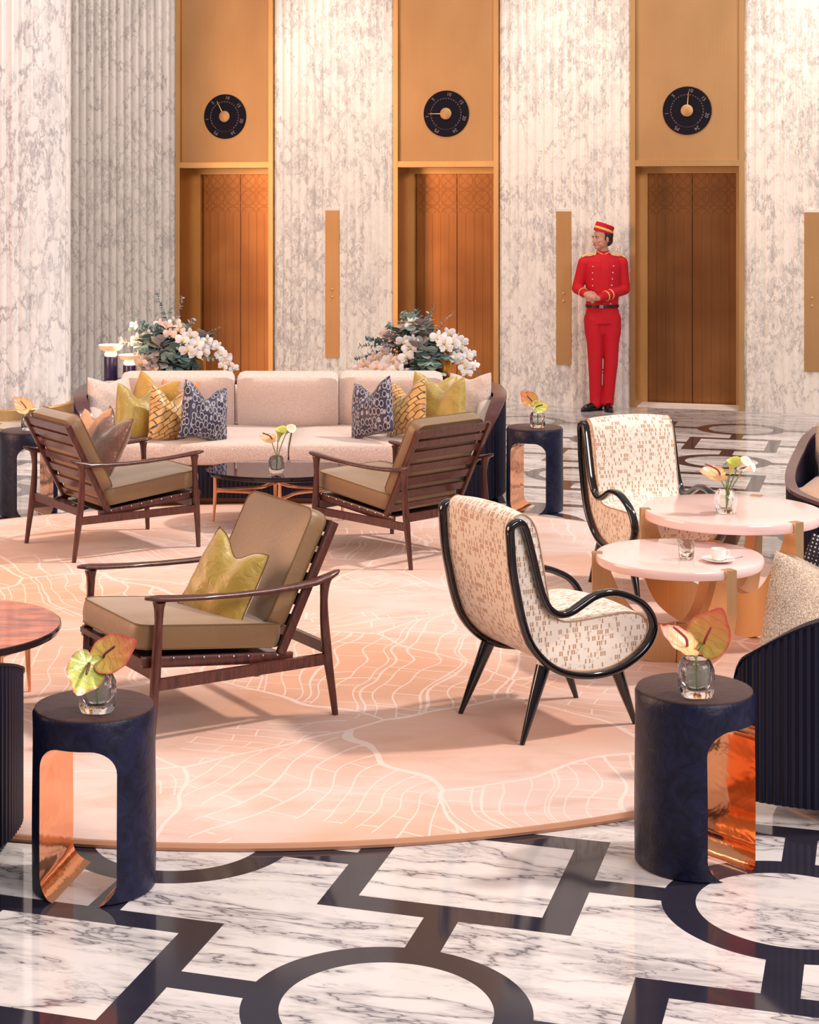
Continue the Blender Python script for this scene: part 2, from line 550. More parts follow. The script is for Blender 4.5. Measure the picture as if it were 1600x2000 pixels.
def make_stone():
    t = NT('pink_onyx')
    v = t.coord('Object')
    n = t.noise(v, 3, 4, 0.6, 1.2)
    c = t.mix(n.outputs[0], srgb(228, 198, 198), srgb(240, 214, 206))
    M['pink_stone'] = t.out(c, 0.10, 0.0, Subsurface_Weight=0.4, Subsurface_Radius=(0.06, 0.04, 0.03), Subsurface_Scale=0.5)
    t = NT('charred_wood')
    v = t.coord('Object', (3, 9, 1))
    n = t.noise(v, 5, 5, 0.65, 0.8)
    c = t.mix(n.outputs[0], srgb(34, 22, 30), srgb(84, 54, 52))
    t.bump(n.outputs[0], 0.6, 0.006)
    M['stool_top'] = t.out(c, 0.42)
    t = NT('navy_cast')
    v = t.coord('Object')
    n = t.noise(v, 16, 6, 0.7, 1.0)
    c = t.mix(t.ramp(n.outputs[0], [(0.4, G1(0)), (0.7, G1(1))]), srgb(12, 13, 34), srgb(30, 32, 64))
    t.bump(n.outputs[0], 0.5, 0.008)
    M['stool_body'] = t.out(c, 0.36, 0.0, Specular_IOR_Level=0.28)
    t = NT('polished_copper')
    v = t.coord('Object')
    n = t.noise(v, 7, 3, 0.5, 0.8)
    t.bump(n.outputs[0], 0.12, 0.02)
    M['copper'] = t.out(srgb(240, 166, 118), 0.10, 1.0)
    t = NT('lamp_glow')
    t.out(srgb(255, 230, 190), 0.4)
    t.set(t.b.inputs['Emission Color'], srgb(255, 214, 150))
    t.b.inputs['Emission Strength'].default_value = 2.6
    M['lamp_glow'] = t.m
    t = NT('lamp_shade')
    t.out(srgb(250, 214, 190), 0.3)
    t.set(t.b.inputs['Emission Color'], srgb(255, 190, 130))
    t.b.inputs['Emission Strength'].default_value = 0.3
    M['lamp_shade'] = t.m
    # etched lift door: arches in the top panel, vertical flutes below
    t = NT('etched_copper_door')
    v = t.coord('Object')
    sep = t.n('SeparateXYZ'); t.set(sep.inputs[0], v)
    nb = t.noise(t.coord('Object', (260, 260, 1.0)), 1.0, 3, 0.6)
    n2 = t.noise(t.coord('Object', (1, 1, 1.2)), 1.2, 2, 0.5)
    f = t.math('ADD', t.math('MULTIPLY', nb.outputs[0], 0.35), t.math('MULTIPLY', n2.outputs[0], 0.65))
    c = t.mix(t.ramp(f, [(0.35, G1(0)), (0.65, G1(1))]), srgb(142, 95, 60), srgb(180, 126, 80))
    x = sep.outputs[0]; z = sep.outputs[2]
    fx = t.math('FRACT', t.math('MULTIPLY', x, 11.0))
    flute = t.math('LESS_THAN', fx, 0.12)
    low = t.math('LESS_THAN', z, 1.93)
    # overlapping rings in the upper panel
    gx = t.math('SUBTRACT', t.math('FRACT', t.math('MULTIPLY', x, 5.5)), 0.5)
    gz = t.math('SUBTRACT', t.math('FRACT', t.math('MULTIPLY', z, 5.5)), 0.5)
    rr = t.math('SQRT', t.math('ADD', t.math('MULTIPLY', gx, gx), t.math('MULTIPLY', gz, gz)))
    ring = t.math('LESS_THAN', t.math('ABSOLUTE', t.math('SUBTRACT', rr, 0.45)), 0.04)
    dg = t.math('LESS_THAN', t.math('ABSOLUTE', t.math('SUBTRACT', t.math('ABSOLUTE', gx), t.math('ABSOLUTE', gz))), 0.035)
    hi = t.math('SUBTRACT', 1.0, low)
    pat = t.math('MAXIMUM', t.math('MULTIPLY', low, flute), t.math('MULTIPLY', hi, t.math('MAXIMUM', ring, dg)))
    c = t.mix(t.math('MULTIPLY', pat, 0.35), c, srgb(112, 74, 44))
    t.bump(pat, 0.2, 0.002)
    M['etched_door'] = t.out(c, 0.33, 1.0)


make_stone()


# ---------------------------------------------------------------- mesh helpers
class MB:
    def __init__(s):
        s.v = []; s.f = []; s.m = []; s.uv = {}

    def add(s, vs, fs, mi=0, uvs=None):
        o = len(s.v)
        s.v += [Vector(p) for p in vs]
        for k, f in enumerate(fs):
            if uvs:
                s.uv[len(s.f)] = uvs[k]
            s.f.append([i + o for i in f])
            s.m.append(mi)
        return s

    def box(s, c, d, rot=None, mi=0):
        c = Vector(c)
        R = rot.to_matrix() if isinstance(rot, Euler) else (rot or Matrix.Identity(3))
        vs = [c + R @ Vector((x * d[0] / 2, y * d[1] / 2, z * d[2] / 2)) for x in (-1, 1) for y in (-1, 1) for z in (-1, 1)]
        return s.add(vs, [(0, 1, 3, 2), (4, 6, 7, 5), (0, 4, 5, 1), (2, 3, 7, 6), (0, 2, 6, 4), (1, 5, 7, 3)], mi)

    def sweep(s, path, secs, ref=(1, 0, 0), closed=False, cap=True, mi=0):
        """secs: list (per point) of 2-D outlines [(a, b)...]; a along ref, b along tangent x ref"""
        path = [Vector(p) for p in path]
        n = len(path)
        ref = Vector(ref)
        rings = []
        for i, p in enumerate(path):
            if closed:
                t = path[(i + 1) % n] - path[i - 1]
            else:
                t = path[min(i + 1, n - 1)] - path[max(i - 1, 0)]
            t.normalize()
            b = ref - t * ref.dot(t)
            if b.length < 1e-5:
                b = Vector((0, 1, 0)) - t * t.y
            b.normalize()
            nn = t.cross(b)
            rings.append([p + b * a + nn * c for a, c in secs[i if len(secs) > 1 else 0]])
        k = len(rings[0])
        vs = [q for r in rings for q in r]
        fs = []
        for i in range(n if closed else n - 1):
            j = (i + 1) % n
            for a in range(k):
                c = (a + 1) % k
                fs.append((i * k + a, i * k + c, j * k + c, j * k + a))
        if not closed and cap:
            fs.append(tuple(range(k - 1, -1, -1)))
            fs.append(tuple((n - 1) * k + a for a in range(k)))
        return s.add(vs, fs, mi)

    def tube(s, path, radii, seg=10, ref=None, closed=False, mi=0):
        if isinstance(radii, (int, float)):
            radii = [radii] * len(path)
        path = [Vector(p) for p in path]
        if ref is None:
            d = (path[-1] - path[0])
            if d.length < 1e-6:
                d = path[len(path) // 2] - path[0]
            ref = (1, 0, 0) if abs(d.normalized().x) < 0.7 else (0, 1, 0)
        secs = [[(r * cos(2 * pi * a / seg), r * sin(2 * pi * a / seg)) for a in range(seg)] for r in radii]
        return s.sweep(path, secs, ref, closed, True, mi)

    def lathe(s, prof, seg=32, c=(0, 0, 0), mi=0, cap0=True, cap1=True, sq=None):
        c = Vector(c)
        vs = []
        for r, z in prof:
            for a in range(seg):
                th = 2 * pi * a / seg
                rr = r
                if sq:
                    rr = r / ((abs(cos(th)) ** sq + abs(sin(th)) ** sq) ** (1 / sq))
                vs.append(c + Vector((rr * cos(th), rr * sin(th), z)))
        fs = []
        for i in range(len(prof) - 1):
            for a in range(seg):
                b = (a + 1) % seg
                fs.append((i * seg + a, i * seg + b, (i + 1) * seg + b, (i + 1) * seg + a))
        if cap0:
            fs.append(tuple(range(seg - 1, -1, -1)))
        if cap1:
            fs.append(tuple((len(prof) - 1) * seg + a for a in range(seg)))
        return s.add(vs, fs, mi)

    def ell(s, c, r, rot=None, seg=16, rings=10, mi=0):
        c = Vector(c)
        R = rot.to_matrix() if isinstance(rot, Euler) else (rot or Matrix.Identity(3))
        vs = [c + R @ Vector((0, 0, -r[2]))]
        for i in range(1, rings):
            ph = -pi / 2 + pi * i / rings
            for a in range(seg):
                th = 2 * pi * a / seg
                vs.append(c + R @ Vector((r[0] * cos(ph) * cos(th), r[1] * cos(ph) * sin(th), r[2] * sin(ph))))
        vs.append(c + R @ Vector((0, 0, r[2])))
        fs = []
        for a in range(seg):
            b = (a + 1) % seg
            fs.append((0, 1 + b, 1 + a))
            for i in range(rings - 2):
                fs.append((1 + i * seg + a, 1 + i * seg + b, 1 + (i + 1) * seg + b, 1 + (i + 1) * seg + a))
            o = 1 + (rings - 2) * seg
            fs.append((o + a, o + b, len(vs) - 1))
        return s.add(vs, fs, mi)

    def limb(s, pts, rad, seg=14):
        """closed capsule chain, meant to be fused by remesh"""
        for i in range(len(pts) - 1):
            a, b = Vector(pts[i]), Vector(pts[i + 1])
            s.tube([a, a.lerp(b, 0.5), b], [rad[i], (rad[i] + rad[i + 1]) / 2, rad[i + 1]], seg)
        for p, r in zip(pts, rad):
            s.ell(p, (r, r, r), seg=seg, rings=8)
        return s

    def prism(s, outline, axis, lo, hi, mi=0):
        """outline 2-D polygon extruded along axis ('x': (y,z), 'y': (x,z), 'z': (x,y))"""
        def P(a, b, t):
            return {'x': (t, a, b), 'y': (a, t, b), 'z': (a, b, t)}[axis]
        n = len(outline)
        vs = [P(a, b, lo) for a, b in outline] + [P(a, b, hi) for a, b in outline]
        fs = [tuple(range(n)), tuple(range(2 * n - 1, n - 1, -1))]
        for i in range(n):
            j = (i + 1) % n
            fs.append((i, i + n, j + n, j))
        return s.add(vs, fs, mi)

    def mesh(s, name, smooth=True, angle=38, merge=True):
        me = bpy.data.meshes.new(name)
        me.from_pydata([tuple(p) for p in s.v], [], s.f)
        me.update()
        for p, mi in zip(me.polygons, s.m):
            p.material_index = mi
        if s.uv:
            ul = me.uv_layers.new(name='UVMap')
            for k, p in enumerate(me.polygons):
                if k in s.uv:
                    for li, uv in zip(p.loop_indices, s.uv[k]):
                        ul.data[li].uv = uv
        bm = bmesh.new()
        bm.from_mesh(me)
        if merge:
            bmesh.ops.remove_doubles(bm, verts=bm.verts, dist=1e-5)
        bmesh.ops.recalc_face_normals(bm, faces=bm.faces)
        bm.to_mesh(me)
        bm.free()
        if smooth:
            me.polygons.foreach_set('use_smooth', [True] * len(me.polygons))
            me.set_sharp_from_angle(angle=radians(angle))
        return me

    def build(s, name, mat, parent=None, smooth=True, angle=38, merge=True):
        me = s.mesh(name, smooth, angle, merge)
        for m in (mat if isinstance(mat, (list, tuple)) else [mat]):
            me.materials.append(M[m] if isinstance(m, str) else m)
        o = bpy.data.objects.new(name, me)
        col.objects.link(o)
        if parent:
            o.parent = parent
        return o


def tag(o, label=None, cat=None, group=None, kind=None):
    if label: o['label'] = label
    if cat: o['category'] = cat
    if group: o['group'] = group
    if kind: o['kind'] = kind
    return o


def empty(name, loc=(0, 0, 0), rz=0.0):
    o = bpy.data.objects.new(name, None)
    col.objects.link(o)
    o.empty_display_size = 0.1
    o.location = loc
    o.rotation_euler = (0, 0, rz)
    return o


KIDS = {}


def copy_tree(o, parent=None):
    c = o.copy()
    col.objects.link(c)
    c.parent = parent
    for ch in list(o.children):
        copy_tree(ch, c)
    return c


def evaluated(o, mods):
    """apply modifiers given as (type, settings)"""
    for k, (typ, kw) in enumerate(mods):
        m = o.modifiers.new('m%d' % k, typ)
        for a, b in kw.items():
            setattr(m, a, b)
    dg = bpy.context.evaluated_depsgraph_get()
    dg.update()
    me = bpy.data.meshes.new_from_object(o.evaluated_get(dg), depsgraph=dg)
    o.modifiers.clear()
    o.data = me
    return me


def fuse(o, voxel, smooth=4, fac=0.5):
    me = evaluated(o, [('REMESH', dict(mode='VOXEL', voxel_size=voxel, adaptivity=0.0)),
                       ('SMOOTH', dict(iterations=smooth, factor=fac))])
    me.polygons.foreach_set('use_smooth', [True] * len(me.polygons))
    return o


def sell(w, h, n=12, e=2.6):
    """super-ellipse outline, half sizes w,h"""
    out = []
    for k in range(n):
        a = 2 * pi * (k + 0.5) / n
        c, s_ = cos(a), sin(a)
        out.append((w * math.copysign(abs(c) ** (2 / e), c), h * math.copysign(abs(s_) ** (2 / e), s_)))
    return out


def smooth_path(pts, n=8, closed=False):
    """Catmull-Rom through points (any dimension)"""
    pts = [Vector(p) for p in pts]
    out = []
    m = len(pts)
    rng = range(m if closed else m - 1)
    for i in rng:
        if closed:
            p0, p1, p2, p3 = pts[i - 1], pts[i], pts[(i + 1) % m], pts[(i + 2) % m]
        else:
            p0, p1, p2, p3 = pts[max(i - 1, 0)], pts[i], pts[i + 1], pts[min(i + 2, m - 1)]
        for k in range(n):
            t = k / n
            out.append(0.5 * ((2 * p1) + (p2 - p0) * t + (2 * p0 - 5 * p1 + 4 * p2 - p3) * t * t + (3 * p1 - p0 - 3 * p2 + p3) * t ** 3))
    if not closed:
        out.append(pts[-1])
    return out


def box_cushion(w, d, t, r=0.03, bulge=0.02, nx=14, ny=14, crease=0.0):
    """upholstered slab centred on origin: w (x) d (y) t (z); returns MB and the two piping loops"""
    mb = MB()
    sx = [-1 + 2 * i / nx for i in range(nx + 1)]
    sy = [-1 + 2 * i / ny for i in range(ny + 1)]

    def rnd(x, y):
        # round the plan corners
        X, Y = x * w / 2, y * d / 2
        ax, ay = abs(X) - (w / 2 - r * 2), abs(Y) - (d / 2 - r * 2)
        if ax > 0 and ay > 0:
            k = max(ax, ay) / max(1e-9, sqrt(ax * ax + ay * ay))
            X = math.copysign(w / 2 - r * 2 + ax * k, X)
            Y = math.copysign(d / 2 - r * 2 + ay * k, Y)
        return X, Y
    for sgn in (1, -1):
        vs = []
        for y in sy:
            for x in sx:
                X, Y = rnd(x, y)
                b = bulge * (1 - x ** 4) * (1 - y ** 4)
                vs.append((X, Y, sgn * (t / 2 + b)))
        fs = []
        for j in range(ny):
            for i in range(nx):
                a = j * (nx + 1) + i
                q = (a, a + 1, a + nx + 2, a + nx + 1)
                fs.append(q if sgn > 0 else q[::-1])
        mb.add(vs, fs)
    ring = [(x, -1) for x in sx[:-1]] + [(1, y) for y in sy[:-1]] + [(-x, 1) for x in sx[:-1]] + [(-1, -y) for y in sy[:-1]]
    pr = [rnd(x, y) for x, y in ring]
    n = len(pr)
    lv = []
    lev = [1, 0.55, 0, -0.55, -1]
    for L in lev:
        k = 1 + 0.018 * (1 - L * L)
        for X, Y in pr:
            lv.append((X * k, Y * k, L * t / 2))
    fs = []
    for a in range(len(lev) - 1):
        for i in range(n):
            j = (i + 1) % n
            fs.append((a * n + i, (a + 1) * n + i, (a + 1) * n + j, a * n + j))
    mb.add(lv, fs)
    loops = [[Vector((X, Y, s_ * t / 2)) for X, Y in pr] for s_ in (1, -1)]
    return mb, loops


def pillow_mesh(w, h, t, chop=0.0, n=26, seed=0, ear=0.10):
    """throw pillow standing in the xz plane, thickness along y, optional chopped top"""
    mb = MB()
    rr = random.Random(seed)
    ph = [rr.uniform(0, 6.28) for _ in range(6)]
    for sgn in (1, -1):
        vs = []
        for j in range(n + 1):
            for i in range(n + 1):
                u = -1 + 2 * i / n
                v = -1 + 2 * j / n
                x = u * w / 2 * (1 - ear * (1 - v * v))
                z = v * h / 2 * (1 - ear * (1 - u * u))
                th = t / 2 * (max(0, (1 - abs(u) ** 2.2)) ** 0.55) * (max(0, (1 - abs(v) ** 2.2)) ** 0.55)
                if chop:
                    k = math.exp(-(u / 0.42) ** 2) * max(0, (v + 0.35) / 1.35) ** 1.5
                    z -= chop * k
                    th *= 1 - 0.5 * k
                    x *= 1 - 0.16 * max(0, v) ** 2
                wr = 0.006 * sin(7 * u + 3 * v + ph[0]) * sin(5 * v - 2 * u + ph[1]) + 0.004 * sin(13 * u * v + ph[2])
                wr *= (1 - u ** 4) * (1 - v ** 4)
                vs.append((x, sgn * (th + wr * 0.8), z))
        fs = []
        for j in range(n):
            for i in range(n):
                a = j * (n + 1) + i
                q = (a, a + 1, a + n + 2, a + n + 1)
                fs.append(q if sgn < 0 else q[::-1])
        mb.add(vs, fs)
    edge = []
    N = n + 1
    V0 = mb.v
    for i in range(n): edge.append(V0[i].copy())
    for j in range(n): edge.append(V0[j * N + n].copy())
    for i in range(n): edge.append(V0[n * N + n - i].copy())
    for j in range(n): edge.append(V0[(n - j) * N].copy())
    for e_ in edge: e_.y = 0
    return mb, edge


def pillow(name, label, cat, mat, loc, size, rot, chop=0.0, pipe=None, seed=0, group=None, thick=0.15):
    mb, edge = pillow_mesh(size[0], size[1], thick, chop, seed=seed)
    root = empty(name, loc)
    root.rotation_euler = rot
    mb.build('cover', mat, root, angle=80)
    if pipe:
        p = MB().tube(edge, 0.0028, 6, ref=(0, 1, 0), closed=True)
        p.build('piping', pipe, root)
    tag(root, label, cat, group)
    return root

# ================================================================ THE HALL
V0 = 13.38
RZ = Matrix.Rotation(TH, 4, 'Z')


def in_hall(o, u=0.0, v=0.0, z=0.0):
    o.location = lat(u, v, z)
    o.rotation_euler = (0, 0, TH)
    return o


fl = MB().box((0, 4, -0.05), (40, 44, 0.1)).build('floor', 'floor', smooth=False)
in_hall(fl)
tag(fl, 'polished white marble floor inlaid with dark rings and squares', kind='structure')


def fluted_profile(u0, u1, pitch, depth, per=7):
    n = max(1, round((u1 - u0) / pitch))
    p = (u1 - u0) / n
    out = []
    for i in range(n):
        for k in range(per):
            t = k / per
            out.append((u0 + (i + t) * p, -depth * sin(pi * t) ** 0.8 if k else 0.0))
    out.append((u1, 0.0))
    return out


WALL_TOP = 6.2
wb = MB()
for u0, u1 in ((-9.5, -6.092), (-4.970, -3.652), (-2.527, -1.187), (-0.073, 4.5)):
    pr = fluted_profile(u0, u1, 0.09, 0.022)
    zs = [0, 1.2, 2.4, 3.6, 4.8, WALL_TOP]
    n = len(pr)
    vs = [(u, V0 + d, z) for z in zs for u, d in pr]
    fs = [(j * n + i, j * n + i + 1, (j + 1) * n + i + 1, (j + 1) * n + i) for j in range(len(zs) - 1) for i in range(n - 1)]
    wb.add(vs, fs)
    for u in (u0, u1):
        wb.add([(u, V0, 0), (u, V0 + 0.5, 0), (u, V0 + 0.5, WALL_TOP), (u, V0, WALL_TOP)], [(0, 1, 2, 3)])
    wb.add([(u0, V0 + 0.5, 0), (u1, V0 + 0.5, 0), (u1, V0 + 0.5, WALL_TOP), (u0, V0 + 0.5, WALL_TOP)], [(0, 1, 2, 3)])
wall = wb.build('wall_back', 'wall_marble', angle=30)
in_hall(wall)
tag(wall, 'fluted veined white marble wall between the lifts', kind='structure')


def text_mesh(txt, size, depth):
    cu = bpy.data.curves.new('numeral', 'FONT')
    cu.body = txt
    cu.size = size
    cu.align_x = 'CENTER'
    cu.align_y = 'CENTER'
    cu.extrude = depth
    o = bpy.data.objects.new('numeral', cu)
    col.objects.link(o)
    dg = bpy.context.evaluated_depsgraph_get()
    dg.update()
    me = bpy.data.meshes.new_from_object(o.evaluated_get(dg), depsgraph=dg)
    bpy.data.objects.remove(o)
    return me


def lift(n, uc, label, open_half=0.508):
    r = in_hall(empty('door_%d' % n), uc, V0)
    tag(r, label, kind='structure')
    oh, ow = open_half, 0.557
    for s in (-1, 1):
        f = MB().box((s * (oh + ow) / 2, 0.18, WALL_TOP / 2), (ow - oh, 0.46, WALL_TOP))
        f.build('door_jamb', 'brass', r, smooth=False)
        f = MB().box((s * (oh - 0.032), 0.43, 1.205), (0.064, 0.06, 2.41))
        f.build('inner_frame', 'brass', r, smooth=False)
    MB().box((0, 0.20, (2.475 + WALL_TOP) / 2), (2 * oh - 0.004, 0.40, WALL_TOP - 2.475)).build('over_panel', 'brass_panel', r, smooth=False)
    MB().box((0, 0.0, 2.444), (2 * oh, 0.09, 0.06)).box((0, 0.22, 2.427), (2 * oh, 0.40, 0.03)).build('lintel', 'brass', r, smooth=False)
    MB().box((0, 0.43, 2.380), (2 * oh - 0.128, 0.06, 0.066)).build('inner_header', 'brass', r, smooth=False)
    for s in (-1, 1):
        d = MB().box((s * 0.2235, 0.50, 1.18), (0.441, 0.05, 2.36))
        d.build('door_leaf', 'etched_door', r, smooth=False)
    MB().box((0, 0.54, 1.2), (0.96, 0.02, 2.4)).build('door_backing', 'shadow_gap', r, smooth=False)  # dark sheet added behind the leaves to block light at the seam
    MB().box((0, 0.23, 0.004), (2 * oh - 0.01, 0.36, 0.008)).build('threshold', 'wall_plain', r, smooth=False)
    return r


def dial(uc, label, ang):
    r = in_hall(empty('floor_indicator_dial'), uc, V0, 2.965)
    r.location = lat(uc, V0 - 0.002, 2.965)
    tag(r, label, 'dial', 'lift floor dials')
    X = Matrix.Rotation(pi / 2, 4, 'X')

    def put(mb, name, mat, par=r, **k):
        for i, p in enumerate(mb.v):
            mb.v[i] = X @ p
        return mb.build(name, mat, par, **k)
    put(MB().lathe([(0.236, 0), (0.24, 0.008), (0.236, 0.022), (0.165, 0.022), (0.163, 0.016), (0.001, 0.016)], 64), 'dial_face', 'dial_navy')
    t = MB()
    t.lathe([(0.163, 0.0165), (0.163, 0.0195), (0.168, 0.0195), (0.168, 0.0165)], 64, cap0=False, cap1=False)
    for k in range(-14, 15):
        if abs(k) > 13: continue
        a = radians(k * 10.6)
        c = Vector((sin(a) * 0.158, cos(a) * 0.158, 0.018))
        t.box(c, (0.005, 0.012, 0.003), Euler((0, 0, -a)))
    put(t, 'scale_ring', 'dial_line', smooth=False)
    p = MB()
    a = radians(ang)
    d = Vector((sin(a), cos(a), 0))
    q = Vector((cos(a), -sin(a), 0))
    tip = d * 0.185
    vs = [tip + q * 0.0015, tip - q * 0.0015, -q * 0.006, q * 0.006]
    p.add([v + Vector((0, 0, 0.026)) for v in vs] + [v + Vector((0, 0, 0.030)) for v in vs],
          [(0, 1, 2, 3), (7, 6, 5, 4), (0, 4, 5, 1), (1, 5, 6, 2), (2, 6, 7, 3), (3, 7, 4, 0)])
    put(p, 'pointer', 'gold_braid', smooth=False)
    put(MB().lathe([(0.060, 0.016), (0.060, 0.030), (0.056, 0.032), (0.001, 0.032)], 40), 'hub', 'brass_panel')
    for txt, deg in (('1', 262), ('5', 318), ('10', 10), ('15', 54), ('20', 104), ('24', 151), ('P5', 209)):
        me = text_mesh(txt, 0.050, 0.001)
        me.materials.clear()
        me.materials.append(M['dial_line'])
        o = bpy.data.objects.new('numeral', me)
        col.objects.link(o)
        o.parent = r
        aa = radians(deg)
        o.matrix_local = Matrix.Translation((sin(aa) * 0.2, -0.0235, cos(aa) * 0.2)) @ Matrix.Rotation(aa, 4, 'Y') @ X


def call_panel(uc, label):
    r = in_hall(empty('lift_call_panel'), uc, V0 - 0.018, 0.41)
    r.location = lat(uc, V0 - 0.018, 0.41)
    tag(r, label, 'panel', 'brass lift call panels')
    MB().box((0, 0.0, 0.775), (0.150, 0.03, 1.55)).build('plate', 'brass_panel', r, smooth=False)
    MB().box((0, 0.0, 1.562), (0.150, 0.032, 0.024)).build('top_cap', 'wall_plain', r, smooth=False)
    for z in (0.717, 0.640):
        b = MB().lathe([(0.013, 0), (0.013, 0.006), (0.009, 0.009), (0.001, 0.009)], 20)
        for i, p in enumerate(b.v):
            b.v[i] = Matrix.Rotation(pi / 2, 4, 'X') @ p + Vector((0, -0.015, z))
        b.build('call_button', 'copper', r)


lift(1, -5.531, 'copper lift door behind the left flower arrangement')
lift(2, -3.089, 'copper lift door behind the right flower arrangement')
lift(3, -0.630, 'copper lift door right of the red uniformed person')
dial(-5.531, 'round navy floor dial with its pointer tilted up left', -27)
dial(-3.089, 'round navy floor dial with its pointer lying flat left', -90)
dial(-0.630, 'round navy floor dial with its pointer almost upright', 5)
call_panel(-4.318, 'tall brass lift call panel between the two flower arrangements')
call_panel(-1.862, 'tall brass lift call panel left of the red uniformed person')
call_panel(0.572, 'tall brass lift call panel cut by the right photo edge')

for k, (u_, e_) in enumerate(((-6.9, 60), (-4.32, 130), (-1.86, 110), (0.57, 150))):
    lo = light('wall_downlight', 'SPOT', lat(u_, V0 - 1.7, 6.0), (0, 0, -1), e_ * 3.2, (1.0, .88, .76), spot_size=radians(46), spot_blend=1.0, shadow_soft_size=.08)
    dv = lat(u_, V0, 2.6) - Vector(lo.location)
    lo.rotation_euler = dv.to_track_quat('-Z', 'Y').to_euler()

# fluted column at the left
cr = empty('marble_column', (-3.32, 17.5, 0))
tag(cr, 'huge round fluted marble column at the left edge', 'column')
cm = MB()
prof = []
NF = 40
for i in range(NF):
    for k in range(7):
        a = 2 * pi * (i + k / 7) / NF
        rr_ = 0.69 + 0.016 * sin(pi * k / 7) ** 0.8
        prof.append((rr_ * cos(a), rr_ * sin(a)))
n = len(prof)
zs = [0.1, 1.5, 3.0, 4.5, WALL_TOP]
cm.add([(x, y, z) for z in zs for x, y in prof], [(j * n + i, j * n + (i + 1) % n, (j + 1) * n + (i + 1) % n, (j + 1) * n + i) for j in range(4) for i in range(n)])
cm.build('shaft', 'column_marble', cr, angle=30)
MB().lathe([(0.745, 0), (0.745, 0.095), (0.735, 0.105), (0.6, 0.105)], 72).build('base_ring', 'brass', cr)

# ================================================================ RUG
rug = MB()
RC, RR = Vector((-0.332, 9.092, 0)), 3.2
prf = [(0.01, 0.0), (RR - 0.005, 0.0), (RR + 0.004, 0.008), (RR, 0.016), (RR - 0.012, 0.020), (RR * 0.75, 0.020), (RR * 0.5, 0.020), (RR * 0.25, 0.020), (0.01, 0.020)]
rug.lathe(prf, 160)
rg = rug.build('rug', 'rug')
rg.location = RC
tag(rg, 'huge round peach wool rug with pale street map lines', 'rug')
RUGZ = 0.02
MB().lathe([(RR - .008, .0012), (RR + .012, .002), (RR + .014, .012), (RR + .004, .021), (RR - .012, .0206)], 160, cap0=False, cap1=False).build('rug_edge', 'rug_edge', rg)


